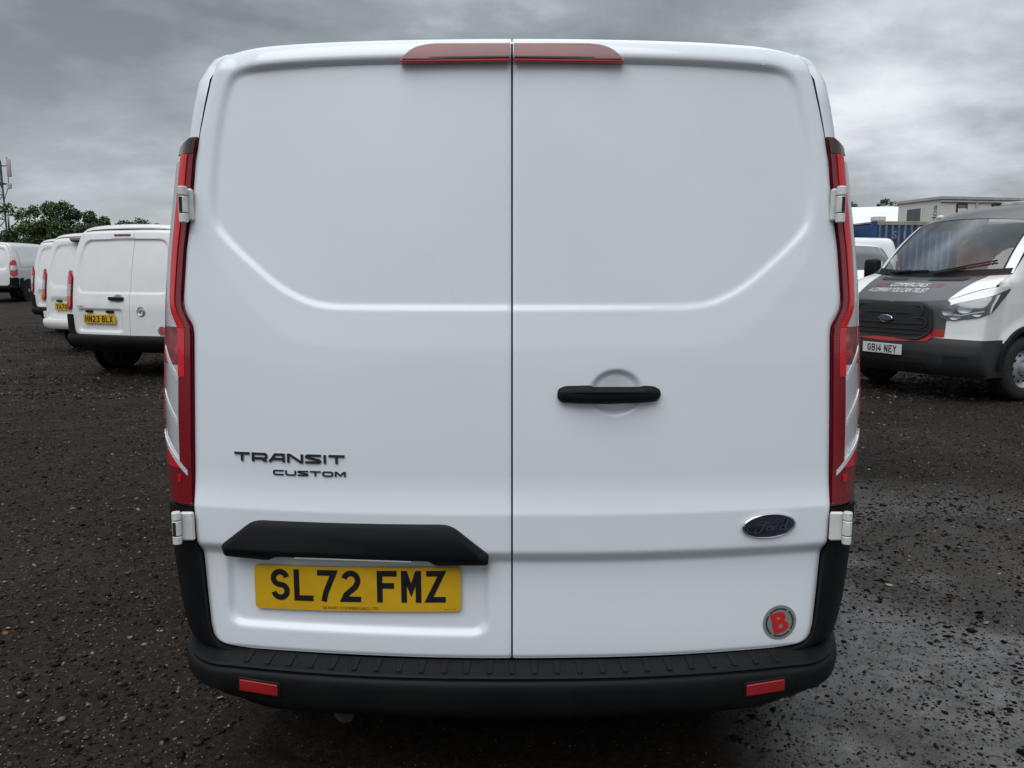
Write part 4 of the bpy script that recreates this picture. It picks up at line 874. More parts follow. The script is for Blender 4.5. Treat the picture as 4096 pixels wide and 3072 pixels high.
for s_ in (-1, 1):
    def fl(i, j, s_=s_):
        """flank: i along, j from sill to the edge above"""
        y = .53 + (2.75 - .53) * i
        if y < .80: top_ = np.interp(y, [.36, .80], [1.22, 1.36]); tx = np.interp(y, [.36, .8], [.966, .90])
        elif y < 1.43: q = (y - .80) / .63; top_ = 1.36 + (1.94 - 1.36) * q; tx = .90 - .10 * q
        else: top_ = 1.94 + .16 * min(1, (y - 1.43) / .5); tx = .80
        z = .40 + (top_ - .40) * j; belt = 1.28
        x = .966 + (.012 * math.sin(PI * min(1, max(0, (z - .4) / .88)))) if z < belt else .966 + (tx - .966) * ((z - belt) / max(.02, top_ - belt)) if top_ > belt + .02 else .966
        if top_ <= belt + .02: x = .966 + (tx - .966) * max(0, j - .75) / .25
        arch = .03 * max(0, 1 - abs(math.hypot(y - .98, z - .35) - .44) / .09)
        return (s_ * (x + arch), y, z)
    NI, NJ = 60, 26; V = [fl(i / NI, j / NJ) for j in range(NJ + 1) for i in range(NI + 1)]; F = []
    for j in range(NJ):
        for i in range(NI):
            q = (j * (NI + 1) + i, j * (NI + 1) + i + 1, (j + 1) * (NI + 1) + i + 1, (j + 1) * (NI + 1) + i)
            cy_ = sum(V[k][1] for k in q) / 4; cz_ = sum(V[k][2] for k in q) / 4
            if math.hypot(cy_ - .98, cz_ - .35) < .42 or (cz_ < .64 and cy_ < .62): continue
            if 1.36 < cz_ < 1.36 + .56 * min(1, max(0, (cy_ - .80) / .62)) - .03 and 1.02 < cy_ < 2.15: continue
            F.append(q if s_ > 0 else q[::-1])
    mk('cab_side', V, F, WHITE2, truck, True, 40)
    wa = [(.98 + .44 * math.cos(R(a)), .35 + .44 * math.sin(R(a))) for a in range(-5, 186, 6)]
    b = MB(); n = len(wa); V = [(s_ * xo, .98 + rr * math.cos(R(a)), .35 + rr * math.sin(R(a))) for a in range(-5, 186, 6) for xo, rr in ((.975, .47), (1.030, .462), (1.035, .42), (.80, .41))]
    b.add(V, [(i * 4 + j, (i + 1) * 4 + j, (i + 1) * 4 + j + 1, i * 4 + j + 1) for i in range(n - 1) for j in range(3)]).build('wheel_arch', BLACK, truck)
    wheel(truck, s_ * .90, .98, .35, .22, s_, 10, .60)
    MB().add([(s_ * .915, 1.02, 1.37), (s_ * .935, 2.15, 1.37), (s_ * .83, 2.15, 1.90), (s_ * .85, 1.42, 1.88), (s_ * .885, 1.15, 1.60)], [(0, 1, 2, 3, 4)]).build('side_window', GLASS, truck, False)
    mr = MB().box((s_ * 1.12, 1.00, 1.42), (.20, .14, .25), .05, 3).build('door_mirror', BLACK, truck)
    MB().tube([(s_ * .93, 1.05, 1.32), (s_ * 1.05, 1.03, 1.38)], .035).build('mirror_arm', BLACK, mr)
    MB().box((s_ * 1.12, 1.073, 1.42), (.16, .006, .19), .01).build('mirror_glass', CHROME, mr)
    MB().box((s_ * 1.17, .965, 1.31), (.07, .05, .05), .004).build('mirror_indicator', AMBER, mr)
    # seats and what lies on them
    st_ = MB().box((s_ * .42, 1.75, 1.02), (.50, .52, .16), .05, 2).build('seat', SEAT, truck)
    MB().box((s_ * .42, 2.02, 1.38), (.48, .14, .66), .06, 2, ('X', R(-10))).build('seat_backrest', SEAT, st_)
    MB().box((s_ * .42, 2.10, 1.78), (.26, .10, .20), .04, 2).build('headrest', SEAT, st_)
MB().grid(lambda x, t: (x, .80 + .55 * t, 1.26 + .07 * math.sin(PI * t) - .04 * t), np.linspace(-.84, .84, 9), np.linspace(0, 1, 7)).build('dashboard', DASH, truck)
MB().lathe([(-.014, .175), (-.009, .186), (0, .19), (.009, .186), (.014, .175), (.009, .166), (-.009, .166), (-.014, .175)], 'Y', 28, (0, 0, 0)).map(lambda x, y, z: (x + .40, 1.42 + y * .9 - z * .45, 1.33 + z * .9 + y * .45)).build('steering_wheel', DASH, truck)
MB().box((0, 2.62, 1.35), (1.62, .04, 1.30), .02).build('cab_back', TRIM, truck)
MB().grid(lambda u, t: roof(u * .97, t, -.035), np.linspace(-1, 1, 15), np.linspace(.05, 1, 8)).build('headlining', TRIM, truck)
MB().box((0, 1.5, .78), (1.8, 2.2, .06)).build('cab_floor', DARK, truck, False)
MB().box((0, 1.28, 1.86), (.22, .03, .07), .012).build('rear_view_mirror', DASH, truck)
MB().grid(lambda u, t: (-.42 + .275 * math.cos(u) * (1.0 - .25 * t), 2.0 - .13 * math.sin(u), 1.32 + .44 * t * (.85 + .15 * math.sin(u))), np.linspace(0, 2 * PI, 17), np.linspace(0, 1, 6)).build('hi_vis_jacket', HIVIS, truck)
MB().box((.06, 1.95, 1.46), (.34, .12, .42), .05, 2, ('X', R(-10))).build('hi_vis_vest', HIVIS, truck)
MB().box((.62, .98, 1.36), (.24, .12, .07), .02, 2).build('orange_cap', HIVIS, truck)
# wipers
for (u0, t0, u1, t1) in ((-.62, .05, .02, .075), (.10, .05, .80, .20)):
    a = MB().tube([ws(u0 + (u1 - u0) * k / 6, t0 + (t1 - t0) * k / 6, .022) for k in range(7)], .010, 6).build('wiper', SEAL, truck)
    MB().tube([ws(u0 + (u1 - u0) * k / 6 * .55 + .02, t0 + (t1 - t0) * k / 6 * .3 - .03 * (1 - k / 6), .034) for k in range(7)], .013, 6).build('wiper_arm', SEAL, a)
# roof furniture
MB().box((.33, 2.25, 2.20), (1.15, .22, .07), .025, 2).build('light_bar', mat('light_bar_lens', (.42, .42, .42), .25, 0, .6, var=.25, vscale=9), truck)
for s_ in (-1, 1): MB().box((.33 + s_ * .38, 2.25, 2.165), (.06, .12, .06), .005).build('light_bar_foot', BLACK, truck)
MB().lathe([(0, .055), (.012, .05), (.03, .03), (.034, 0)], 'Z', 16, tuple(roof(-.75, .16))).build('roof_marker', mat('roof_marker', (.5, .5, .48), .3, 0, .5), truck)
MB().box((0, 1.6, .45), (1.7, 2.3, .3), .02).build('chassis', DARK, truck)
# load body behind the cab
bed = MB().box((0, 4.5, .98), (2.1, 3.5, .10), .01).build('load_bed', mat('bed_steel', (.16, .16, .165), .5, .4, var=.2), truck)
for c, d in (((1.04, 4.5, 1.24), (.04, 3.5, .42)), ((-1.04, 4.5, 1.24), (.04, 3.5, .42)), ((0, 2.80, 1.50), (2.1, .05, .95)), ((0, 6.22, 1.24), (2.1, .04, .42))):
    MB().box(c, d, .008).build('bed_side', mat('bed_side_paint', (.17, .17, .18), .45), truck)
MB().box((0, 4.4, .70), (.9, 3.6, .20), .01).build('chassis_rail', DARK, truck)
for s_ in (-1, 1): wheel(truck, s_ * .90, 4.35, .35, .24, s_, 10, .60)

# ------------------------------------------------------------------ small white panel vans
def small_van(name, loc, rz, label, scale=1., plate=None, black_bumper=True, split=.16, tail='tall', badge=False, spoiler=False, stick=False, group=None, detail=True):
    xe_ = [(1.775, .50), (1.772, .60), (1.76, .655), (1.735, .685), (1.69, .708), (1.6, .742), (1.4, .788), (1.31, .795), (1.27, .78), (1.2, .770), (1.0, .772), (.82, .775), (.78, .790), (.75, .775), (.62, .765), (.56, .755), (.53, .74), (.515, .71), (.51, .66)]
    xs_ = [(.22, .88), (.5, .912), (.8, .925), (1.0, .925), (1.2, .908), (1.4, .868), (1.6, .808), (1.7, .772), (1.76, .74)]
    roof_ = [(.735, 1.755), (.71, 1.785), (.665, 1.805), (.56, 1.825), (.35, 1.84), (0, 1.847)]; top_ = [(.690, 1.735), (.675, 1.752), (.65, 1.765), (.56, 1.776), (.35, 1.785), (0, 1.788)]
    v = Van(xe_, xs_, roof_, top_, .51, .075, .17, 4.4, .32, 2.2, .80, 1.6, .97, .05, 1.735, .04); v.ztop = 1.775; v.w0 = .83
    pin = chaikin(sym(rounded([(0, 1.655), (-.612, 1.645), (-.700, 1.30), (-.700, 1.015), (0, 1.015)], [.01, .10, .2, .16, .01], 5)), 0, True)
    pout = chaikin(sym(rounded([(0, 1.665), (-.628, 1.655), (-.725, 1.30), (-.74, .885), (0, .885)], [.01, .10, .2, .24, .01], 5)), 0, True)
    def pan(x, z):
        d1, d2 = sdist(pin, x, z), sdist(pout, x, z); t = np.clip(d1 / np.maximum(d1 - d2, .014), 0, 1); t = np.where(d1 < 0, 0, np.where(d2 > 0, 1, t)); return -.024 + .013 * sstep(-.012, .012, d1) + .011 * t
    pc = (split - .79) / 2 if split < .5 else 0.
    rec = rounded([(pc - .36, .545), (pc + .36, .545), (pc + .36, .82), (pc - .36, .82)], .04, 4)
    v.feats = [pan, lambda x, z: -.022 * sstep(.006, -.02, sdist(rec, x, z)), lambda x, z: -.022 * sstep(1.05, .6, np.hypot((x - split + .18) / .075, (z - .945) / .05)) if detail else 0 * x]
    o = empty(name, (loc[0], loc[1], .012 * min(28, max(0, loc[1] - 6 + (2 if abs(rz) < 1 else -2)))), rz, label, 'van', group, scale)
    fr = [(.5, 1.852, 1.0), (1.2, 1.862, 1.003), (2.2, 1.86, 1.0), (2.75, 1.83, .99), (3.05, 1.62, .975), (3.45, 1.28, .955), (3.62, 1.17, .95), (4.0, 1.08, .93), (4.25, .95, .88), (4.36, .75, .80), (4.38, .50, .74)]
    v.build_shell(o, WHITE2, fr, .42)
    dz = .012 if detail else .03
    if split < .5:
        v.door('rear_door', split - .003, -1, WHITE2, o, dz, .014); v.door('rear_door', split + .003, 1, WHITE2, o, dz, .014)
    else:
        v.door('tailgate', .0, -1, WHITE2, o, dz, .014); v.door('tailgate', .0, 1, WHITE2, o, dz, .014)
    MB().grid(lambda u, z: (u * (float(v.xe(z)) - .01), float(v.Yb(u * (float(v.xe(z)) - .01), z)) + .05, z), np.linspace(-1, 1, 13), np.linspace(.50, 1.72, 20)).build('inner_panel', SEAL, o)
    xl = lambda z: float(v.xs(z)) + .008
    for s_ in (-1, 1):
        lp = v.strip('tail_lamp', zr(.80, 1.285, 20), interp([(.8, .30), (.85, .08), (1.2, .06), (1.285, .5)]), interp([(.80, .9), (.83, 1.), (1.25, 1.), (1.285, .9)]), xl, LENS_D, o, .014, s_, 8, yout=.20, thick=.05)
        v.strip('lens', zr(1.12, 1.27, 8), interp([(1.12, .10), (1.2, .10), (1.27, .5)]), c_(.97), xl, LENS_R, lp, .021, s_, 6, yout=.20)
        v.strip('clear_lens', zr(.97, 1.118, 8), c_(.14), interp([(.97, .8), (1.0, .96), (1.118, .96)]), xl, LENS_C, lp, .021, s_, 6, yout=.20)
        v.strip('lens', zr(.815, .968, 8), interp([(.815, .35), (.85, .12), (.968, .12)]), c_(.97), xl, LENS_R, lp, .021, s_, 6, yout=.20)
    bm_ = BUMPER if black_bumper else WHITE2
    def bp(t):
        a = abs(t); s = 1 if t >= 0 else -1
        if a < .7: x = a / .7 * .78; y = -.075 + .10 * (x / .82) ** 2.4
        else: q = (a - .7) / .3; ph = min(1, q / .6) * PI / 2; x = .78 + .150 * math.sin(ph); y = -.075 + .10 * (.78 / .82) ** 2.4 + .22 * (1 - math.cos(ph)) + max(0, q - .6) / .4 * .35
        return np.array([s * x, y])
    V = []; tt = np.linspace(-1, 1, 81)
    for t in tt:
        p = bp(t); d = bp(min(1, t + .01)) - bp(max(-1, t - .01)); d /= np.linalg.norm(d); n_ = np.array([d[1], -d[0]]); lf = float(sstep(.6, .95, abs(t))) * .03
        V += [(p[0] + n_[0] * q, p[1] + n_[1] * q, z) for q, z in ((-.10, .512), (-.02, .508), (0, .498), (.010, .475), (.012, .44), (.0, .385 + lf), (-.03, .352 + lf), (-.15, .34 + lf))]
    mk('bumper', V, [(i * 8 + j, (i + 1) * 8 + j, (i + 1) * 8 + j + 1, i * 8 + j + 1) for i in range(80) for j in range(7)], bm_, o, True, 35)
    for s_ in (-1, 1):
        v.strip('bumper_corner', zr(.42, .745 if black_bumper else .62, 12), c_(0.), interp([(.42, 1.), (.73, 1.), (.745, .95)]), lambda z: float(v.xs(z)) + .012, bm_, o, .034, s_, 8, yout=.22, din=.004, thick=.05)
        MB().grid(lambda y, z: (s_ * (float(v.xs(z)) + .030), y, z), np.linspace(.31, .56, 3), np.linspace(.34, .735 if black_bumper else .6, 4)).build('bumper_side', bm_, o)
        for y in (.86, 3.64):
            MB().lathe([(s_ * .89, .395), (s_ * .93, .39), (s_ * .935, .34), (s_ * .90, .33)], 'X', 30, (0, y, .32)).build('wheel_arch', BLACK, o)
            MB().lathe([(s_ * .929, 0), (s_ * .929, .35)], 'X', 30, (0, y, .32)).build('arch_liner', DARK, o)
            wheel(o, s_ * .825, y, .325, .205, s_, 10 if detail else 6)
        q = lambda z: v.zi(z) if s_ > 0 else v.k - 1 - v.zi(z)
        v.patch('side_window', q(1.14), q(1.62), 2.15, 3.05, DGLASS, o, .008, 6, 8)
        v.patch('rubbing_strip', q(.58), q(.66), .62, 3.2, BLACK, o, .012)
        v.patch('side_panel', q(1.08), q(1.60), .45, 1.95, WHITE2, o, .010)
        mr = MB().box((s_ * 1.02, 2.95, 1.12), (.20, .12, .22), .045, 2).build('door_mirror', BLACK, o)
        MB().box((s_ * 1.0, 2.96, .99), (.15, .07, .05), .015).build('mirror_arm', BLACK, mr)
        MB().box((s_ * 1.11, 3.00, 1.06), (.03, .05, .05), .01).build('mirror_indicator', AMBER, mr)
    ti = v.zi(1.70); v.patch('windscreen', ti, v.k - 1 - ti, 2.82, 3.42, DGLASS, o, .008, 16, 8)
    MB().box((0, 2.2, .36), (1.72, 3.9, .16)).build('underbody', DARK, o, False)
    hc = split - .19 if split < .5 else 0
    MB().prism(rounded([(hc - .11, .93), (hc + .11, .93), (hc + .11, .965), (hc - .11, .97)], .015, 3), .03, .008, -.02, v.onbase).build('door_handle', BLACK, o, fix=True)
    MB().prism(rounded([(split - .30 if split < .5 else -.12, 1.700), (split - .05 if split < .5 else .12, 1.700), (split - .05 if split < .5 else .12, 1.722), (split - .30 if split < .5 else -.12, 1.722)], .01, 3), .012, .003, -.02, v.onbase).build('brake_lamp', BRAKE, o, fix=True)
    for dx in (-.17, .17): MB().prism(rounded([(pc + dx - .06, .775), (pc + dx + .06, .775), (pc + dx + .05, .805), (pc + dx - .05, .805)], .008, 2), .008, .004, -.03, v.onbase).build('plate_lamp', BLACK, o, fix=True)
    if plate is not None:
        np_ = MB().box((0, 0, 0), (.52, .008, .111), .002); yy = float(v.Yb(pc, .67)) + .004
        sl = (float(v.Yb(pc + .2, .67)) - float(v.Yb(pc - .2, .67))) / .4
        fn = lambda x, z, q: (pc + x, yy + sl * x - q, .70 + z)
        pl_ = MB().box((0, 0, 0), (.52, .008, .111), .002).map(lambda x, y, z: fn(x, z, -y + .004)).build('number_plate', YELLOW, o, False)
        if plate: plate_letters(plate, -.225, -.040, .079, lambda x, z, q: fn(x, z, .009 + q), pl_, x1=(.225 if len(plate) > 5 else .01))
    if badge:
        bx, bz = split + .17, .80
        n = 32; V = [v.onbase(bx + r_ * math.cos(2 * PI * i / n), bz + r_ * math.sin(2 * PI * i / n), o_) for r_, o_ in ((.060, .001), (.060, .008), (.050, .010), (.047, .006)) for i in range(n)]
        MB().add(V, [(l * n + i, l * n + (i + 1) % n, (l + 1) * n + (i + 1) % n, (l + 1) * n + i) for l in range(3) for i in range(n)]).build('badge_ring', CHROME, o)
        b = MB()
        for st_ in ([(-.034, .022), (-.008, .030), (.012, .020), (.006, .002), (-.014, -.008), (-.020, -.026)], [(.012, .020), (.034, .010), (.036, -.012), (.018, -.030)], [(-.036, -.006), (-.010, .004)]):
            V, F = stroke([tuple(p) for p in chaikin(st_, 2)], .013); b.add([v.onbase(bx + x, bz + z, .007) for x, z in V], F)
        b.build('badge_emblem', CHROME, o, False)
        text_on('model_lettering', 'COMBO', -.70, -.57, .835, .858, v.onbase, BADGE, o, .004)
    if spoiler:
        MB().prism(rounded([(-.20, 1.70), (.20, 1.70), (.26, 1.755), (-.26, 1.755)], .02, 3), .10, .02, -.05, v.onbase).build('spoiler', BLACK, o, fix=True)
        MB().prism(rounded([(-.20, 1.718), (.20, 1.718), (.22, 1.742), (-.22, 1.742)], .01, 3), .108, .003, .09, v.onbase).build('brake_lens', BRAKE, o, fix=True)
    if stick: sticker(o, .60, .570, .055, v.onbase)
    return o, v
G = 'white vans parked in a row on the left'
small_van('panel_van', (-5.02, 8.60, 0), R(-19), 'nearest white van of the left row, yellow number plate HN23 BLX, black bumper', 1.06, 'HN23 BLX', True, .16, badge=True, stick=True, group=G)
small_van('panel_van', (-6.98, 11.5, 0), R(-19), 'white van with white bumper and plate starting YA70, second in the left row', 1.05, 'YA70', False, .16, spoiler=True, group=G, detail=False)
small_van('panel_van', (-9.12, 14.9, 0), R(-19), 'white van with black bumper, third in the left row, mostly hidden', 1.05, '', True, .16, group=G, detail=False)
small_van('panel_van', (-18.75, 27.6, 0), R(4), 'white van at the left picture edge, seen at its rear corner and flank', 1.15, None, True, .0, detail=False)
# two more vans seen past the truck
small_van('panel_van', (6.7, 17.6, 0), R(180), 'white van facing the yard, its windscreen and roof showing beside the truck cab', 1.0, None, True, .0, detail=False)
small_van('panel_van', (11.0, 22.5, 0), R(90), 'white van standing farther back, only its long roof showing left of the truck', 1.17, None, True, .0, detail=False)

# ------------------------------------------------------------------ containers, cabin, marquee
def container(loc, rz, label, L=6.06, Hh=2.9, col=None, letters=None):
    o = empty('shipping_container', loc, rz, label, 'container')
    side = mat('container_blue', (.012, .045, .17), .5, col2=(.03, .075, .20), vscale=3, det=6); wear = mat('container_scuffed', (.13, .15, .17), .6, var=.3, vscale=4); rail = mat('container_rail', (.36, .34, .29), .6, col2=(.20, .17, .12), vscale=2, det=8)
    p = .20; n = int(L / p); prof = []
    for i in range(n): prof += [(i * p, .0), (i * p + p * .42, .0), (i * p + p * .54, .036), (i * p + p * .88, .036)]
    prof.append((n * p, 0))
    for name_, m_, y_, g in (('side_wall', side, 0., 1), ('side_wall', side, 2.44, -1)):
        V = [(x - L / 2 + (L - n * p) / 2, y_ + g * (.04 - d), z) for z in (.16, Hh - .10) for x, d in prof]; k = len(prof)
        mi = [1 if (j % 4) in (2,) else 0 for j in range(k - 1)]
        mk(name_, V, [(i, i + 1, k + i + 1, k + i) for i in range(k - 1)], side, o, False, mats=[side, wear], midx=mi)
    for x in (-L / 2, L / 2):
        MB().box((x, 1.22, Hh / 2), (.05, 2.36, Hh - .2), .005).build('end_wall', side, o)
        for y in (.05, 2.39): MB().box((x, y, Hh / 2), (.14, .14, Hh), .01).build('corner_post', side, o)
    for y in (.045, 2.395):
        MB().box((0, y, Hh - .06), (L, .09, .12), .01).build('top_rail', rail, o); MB().box((0, y, .09), (L, .09, .16), .01).build('bottom_rail', wear, o)
    MB().box((0, 1.22, Hh - .03), (L - .1, 2.36, .05)).build('roof', rail, o)
    MB().box((0, 1.22, .12), (L - .1, 2.36, .1)).build('floor', DARK, o)
    if letters:
        for i, ch in enumerate(letters): text_on('painted_letter', ch, -2.46 + i * .30 + (.05 if ch == 'I' else 0), -2.33 + i * .30 - (.03 if ch == 'I' else 0), Hh - .52, Hh - .30, lambda x, z, q: (x, -.006 - q, z), mat('faded_letter', (.27, .29, .33), .7), o, .002)
    return o
container((14.0, 23.7, 0), R(4), 'blue corrugated shipping container with white letters, below the pale cabin', 6.06, 2.88, letters='SIL')
container((7.55, 24.6, 0), R(4), 'second blue shipping container, set farther back behind the van lamp', 6.06, 2.75)
MB().box((0, 0, .07), (.36, .3, .14), .02).map(lambda x, y, z: (11.25 + x, 23.9 + y, 2.90 + z)).build('crate', mat('pale_crate', (.55, .54, .50), .7, var=.2, vscale=4), None)
tag(bpy.data.objects['crate'], 'small pale box standing on top of the blue container', 'box')
CAB = mat('cabin_panel', (.60, .585, .54), .6, col2=(.66, .645, .60), vscale=1.5, det=6); CABD = mat('cabin_trim', (.40, .39, .37), .6, var=.1); CABW = mat('cabin_window', (.10, .11, .11), .15, 0, .6, var=.3, vscale=3)
cabin = empty('site_cabin', (17.1, 31.7, 0), math.atan2(.2, .98), 'pale beige portable cabin with grey door and Qdos lettering at its corner', 'cabin')
for (c, d) in (((5.0, .03, 2.1), (10, .06, 4.2)), ((5.0, 2.57, 2.1), (10, .06, 4.2)), ((.03, 1.3, 2.1), (.06, 2.48, 4.2)), ((9.97, 1.3, 2.1), (.06, 2.48, 4.2))): MB().box(c, d).build('wall', CAB, cabin, False)
MB().box((5.0, 1.3, 4.26), (10.16, 2.76, .14), .02).build('roof', CABD, cabin)
MB().box((5.0, -.045, 4.12), (10.1, .05, .06), .01).build('gutter', CABD, cabin)
for x in (1.62, 5.0, 8.4): MB().box((x, -.03, 2.1), (.09, .06, 4.1), .01).build('joint_post', CABD, cabin)
for x in (.95, 2.58, 4.0):
    w_ = MB().box((x, -.015, 3.80), (.50, .05, .52), .04, 2).build('window', SEAL, cabin); MB().box((x, -.035, 3.80), (.40, .03, .42), .03, 2).build('pane', CABW, w_); MB().box((x, -.05, 3.62 if x > 1 else 3.70), (.40, .012, .10 if x > 1 else .3), .004).build('blind', CAB, w_)
MB().box((2.55, -.02, 4.02), (.16, .05, .04)).build('vent', SEAL, cabin)
dr_ = MB().box((-.015, 1.55, 2.85), (.05, .86, 2.15), .01).build('door', mat('cabin_door', (.075, .085, .095), .5, var=.15), cabin)
for y in (1.08, 2.02): MB().box((-.02, y, 2.85), (.06, .08, 2.2), .01).build('door_frame', mat('door_frame', (.62, .62, .60), .5), dr_)
for q, (ch, z0) in enumerate((('Q', 3.05), ('d', 3.33), ('o', 3.57), ('s', 3.79))):
    V, F = text_mesh(ch, 1.); A = np.array(V); lo, hi = A.min(0), A.max(0); hh = .20 if ch in 'os' else .26
    mk('sign_letter', [(-.006, .20 + (z - lo[1]) / (hi[1] - lo[1]) * hh, z0 + (x - lo[0]) / (hi[0] - lo[0]) * .20) for x, z in V], F, mat('sign_brown', (.07, .045, .05), .6), cabin, False)
TENT = mat('marquee_sheet', (.78, .79, .80), .55, var=.04, vscale=1.2)
tent = empty('marquee', (13.0, 38.0, 0), R(3), 'white fabric marquee with sloping roof beside the pale cabin', 'tent')
MB().grid(lambda u, v: (-9 + 16.2 * u, 6 * v, 2.75 + 1.85 * math.sin(PI * v / 1.4) ** .9 + .10 * u + .02 * math.cos(u * 14 * 2 * PI / 3.5)), np.linspace(0, 1, 57), np.linspace(0, 1, 13)).build('roof_sheet', TENT, tent)
MB().box((-.9, .02, 1.38), (16.2, .04, 2.76)).build('wall_sheet', TENT, tent, False)
for i in range(5): MB().box((-9 + 3.5 * i, -.03, 1.38), (.07, .06, 2.76), .01).build('pole', mat('pole_grey', (.5, .5, .5), .4, .5), tent)

# ------------------------------------------------------------------ trees and mast
LEAF = [mat('leaf_' + k, c, .55, var=.35, vscale=1.2, spec=.3) for k, c in (('mid', (.050, .095, .024)), ('olive', (.085, .115, .030)), ('dark', (.028, .060, .016)), ('pale', (.11, .14, .062)))]
BARK = mat('bark', (.07, .055, .04), .85, var=.4, vscale=8)
def tree(name, x, y, hgt, wid, label, leaf=0, n=1500, leafsz=.20, gap=0., base=.15, group='trees beyond the parked vans'):
    o = empty(name, (x, y, 0), random.uniform(0, 6), label, 'tree', group); rg = np.random.default_rng(int(abs(x * 97 + y * 31)))
    MB().tube([(0, 0, 0), (.05, .02, hgt * .25), (-.04, .05, hgt * .55), (.03, 0, hgt * .85)], [.11, .09, .06, .02], 7).build('trunk', BARK, o)
    cl = []; 
    for i in range(11):
        a, t = rg.uniform(0, 2 * PI), rg.uniform(base, 1) ; rr = wid * .5 * math.sin(PI * min(.97, .15 + .80 * t)) ** .7; q = rg.uniform(.25, .85)
        cl.append((rr * q * math.cos(a), rr * q * math.sin(a), hgt * (.12 + .78 * t), wid * rg.uniform(.16, .30)))
    cl.append((0, 0, hgt * .90, wid * .2))
    for c in cl[:6]: MB().tube([(0, 0, c[2] * .6), (c[0] * .6, c[1] * .6, c[2] * .88), (c[0], c[1], c[2])], [.05, .03, .012], 5).build('limb', BARK, o)
    V = []; F = []; MI = []
    for j in range(n):
        c = cl[rg.integers(len(cl))]; d = rg.normal(0, 1, 3); d /= np.linalg.norm(d) + 1e-9; r = c[3] * rg.uniform(.35, 1.08) ** .6; p = np.array(c[:3]) + d * r * np.array([1, 1, .85])
        if p[2] < .2: continue
        if gap and math.sin(p[0] * 4.1 + c[3] * 9) * math.sin(p[2] * 3.3) * math.sin(p[1] * 3.7 + 1) > .25 - gap: continue
        u = rg.normal(0, 1, 3); u /= np.linalg.norm(u); w = np.cross(u, rg.normal(0, 1, 3)); w /= np.linalg.norm(w) + 1e-9; s1 = leafsz * rg.uniform(.5, 1.1); k = len(V)
        V += [p - u * s1 * .5, p + w * s1 * .3, p + u * s1 * .5, p - w * s1 * .3]; F.append((k, k + 1, k + 2, k + 3)); MI.append(int(rg.choice(4, p=([.52, .2, .25, .03], [.3, .5, .15, .05], [.25, .05, .68, .02], [.25, .3, .1, .35])[leaf])))
    mk('crown', V, F, None, o, False, mats=LEAF, midx=MI)
def at_px(px_, dep): return (px_ - 1106) / 1790 * dep, -2 + (dep + .7) / .9906
for px_, top_y, dep, w_, lf, gp_, lab in ((14, 434, 62, 2.6, 3, .16, 'thin pale leafed tree beside the lattice mast'), (47, 441, 66, 2.3, 3, .12, 'thin pale tree second from the mast'), (72, 438, 64, 2.2, 1, .06, 'slim olive green tree between the thin pale trees and the tall pair'), (104, 431, 65, 2.9, 0, .0, 'taller left tree of the pair with the highest crowns'), (132, 432, 64, 2.7, 0, .0, 'right tree of the pair with the highest crowns'), (160, 446, 66, 2.6, 2, 0, 'dark rounded tree right of the tall pair'), (190, 452, 65, 2.8, 0, 0, 'broad green tree near the lower right end of the clump'), (222, 463, 66, 2.4, 1, 0, 'last low tree at the right end of the clump')):
    x, y = at_px(px_, dep); tree('tree', x, y, 1.43 + (582 - top_y) / 1790 * dep, w_, lab, lf, 3600 if not gp_ else 1800, .24, gp_)
for px_, top_y, dep, w_, lf, lab in ((58, 480, 58, 2.8, 1, 'bright green bush in front of the thin pale trees'), (92, 474, 58, 3.0, 0, 'dense green bush below the tall pair of trees'), (130, 478, 57, 3.2, 2, 'dark dense bush under the right tall tree'), (172, 484, 58, 3.2, 2, 'dark bush above the roof of the third van'), (212, 486, 58, 3.0, 0, 'low green bush behind the nearest left van'), (18, 500, 60, 2.8, 2, 'dark bush at the foot of the lattice mast')):
    x, y = at_px(px_, dep); tree('bush', x, y, 1.43 + (582 - top_y) / 1790 * dep, w_, lab, lf, 3400, .24, 0, .0, 'bushes below the trees')
for px_, top_y, dep, w_, lab in ((272, 476, 105, 4.2, 'small far tree just right of the tree clump'), (308, 476, 108, 4.6, 'small far tree over the roof of the nearest left van'), (340, 480, 110, 3.4, 'farthest little tree close to the big van'), (1836, 433, 75, 3.6, 'treetop left of the others above the marquee'), (1914, 429, 78, 4.4, 'treetop rising where marquee and cabin meet')):
    x, y = at_px(px_, dep); tree('tree', x, y, 1.43 + (582 - top_y) / 1790 * dep, w_, lab, 2, 2200, .36, 0, .15, 'far trees along the skyline')
mast = empty('lattice_mast', (*at_px(8, 110), 0), 0, 'grey lattice mobile phone mast with panel antennas at the left edge', 'mast')
GALV = mat('galvanised_steel', (.10, .11, .125), .5, .5, var=.2, vscale=3)
Ht = 15.6; wd = lambda z: 1.55 - .035 * z
LG = [(-.5, -.4), (.5, -.4), (0, .55)]
for a in LG: MB().tube([(a[0] * wd(z), a[1] * wd(z), z) for z in (0, Ht)], .085, 6).build('leg', GALV, mast)
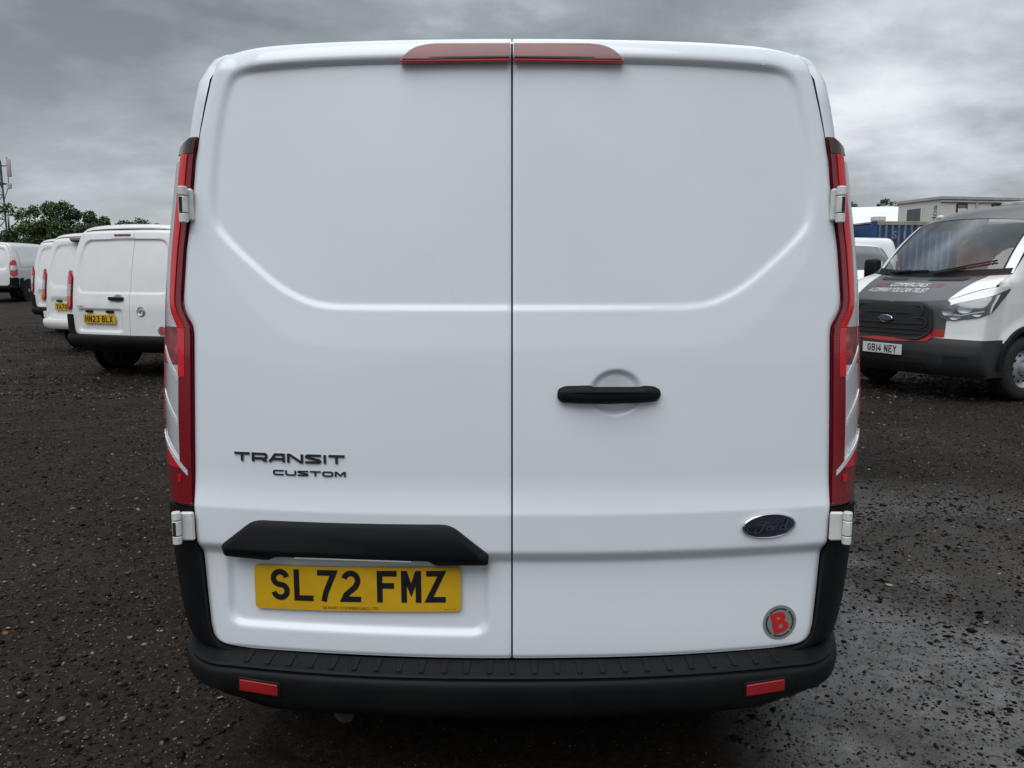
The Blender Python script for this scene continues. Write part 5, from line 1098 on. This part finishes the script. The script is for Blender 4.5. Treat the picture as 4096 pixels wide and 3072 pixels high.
for i in range(9):
    z0, z1 = i * 1.6, i * 1.6 + 1.6
    for j in range(3):
        a, b_ = LG[j], LG[(j + 1) % 3]
        for (p, q) in ((a, b_), (b_, a)): MB().tube([(p[0] * wd(z0), p[1] * wd(z0), z0), (q[0] * wd(z1), q[1] * wd(z1), z1)], .035, 4).build('brace', GALV, mast)
        MB().tube([(a[0] * wd(z1), a[1] * wd(z1), z1), (b_[0] * wd(z1), b_[1] * wd(z1), z1)], .04, 4).build('brace', GALV, mast)
for z in (12.6, 14.9):
    for s_ in (-1, 1): MB().tube([(0, 0, z), (s_ * 1.35, -.3, z)], .07, 5).build('arm', GALV, mast)
    MB().box((0, -.1, z), (1.5, .5, .22 if z < 13 else .08), .02).build('platform', GALV, mast)
for s_ in (-1, 1): MB().tube([(s_ * 1.35, -.3, 11.9), (s_ * 1.35, -.3, 16.0)], .05, 5).build('antenna_pole', GALV, mast); MB().tube([(s_ * .5, -.2, 10.4), (s_ * 1.35, -.3, 12.4)], .05, 5).build('strut', GALV, mast)
MB().tube([(.28, -.2, 12), (.28, -.2, 16.0)], .06, 5).build('antenna_pole', GALV, mast)
AP = mat('antenna_grey', (.40, .38, .37), .5)
for x, z in ((1.62, 14.6), (-1.62, 14.9)): MB().box((x, -.45, z), (.55, .22, 2.3), .08, 2).build('panel_antenna', AP, mast)
MB().box((1.5, -.4, 12.3), (.5, .25, .7), .05).build('radio_unit', AP, mast)
# a low far-off belt of trees closes the skyline behind the vehicles
n = 26000; X = RNG.uniform(-170, 170, n); top = 2.2 + 2.0 * vnoise(X * .09 + 50, X * 0 + 3, 21) + .9 * vnoise(X * .4 + 20, X * 0 + 7, 22)
Z = np.sqrt(RNG.uniform(0, 1, n)) * top + .3; Y = 150 + RNG.normal(0, 2.2, n); A = RNG.normal(0, 1, (n, 3)); A /= np.linalg.norm(A, axis=1)[:, None]; B = np.cross(A, RNG.normal(0, 1, (n, 3))); B /= np.linalg.norm(B, axis=1)[:, None]
S = RNG.uniform(.25, .6, n)[:, None]; P = np.stack([X, Y, Z], -1); V = np.stack([P - A * S, P + B * S * .6, P + A * S, P - B * S * .6], 1).reshape(-1, 3)
wood = mk('far_woodland', V, [tuple(range(i * 4, i * 4 + 4)) for i in range(n)], None, None, False, mats=LEAF, midx=RNG.choice(4, n, p=[.4, .15, .4, .05]).astype(np.int32))
tag(wood, 'low far belt of dark trees along the skyline', 'woodland', kind='stuff')
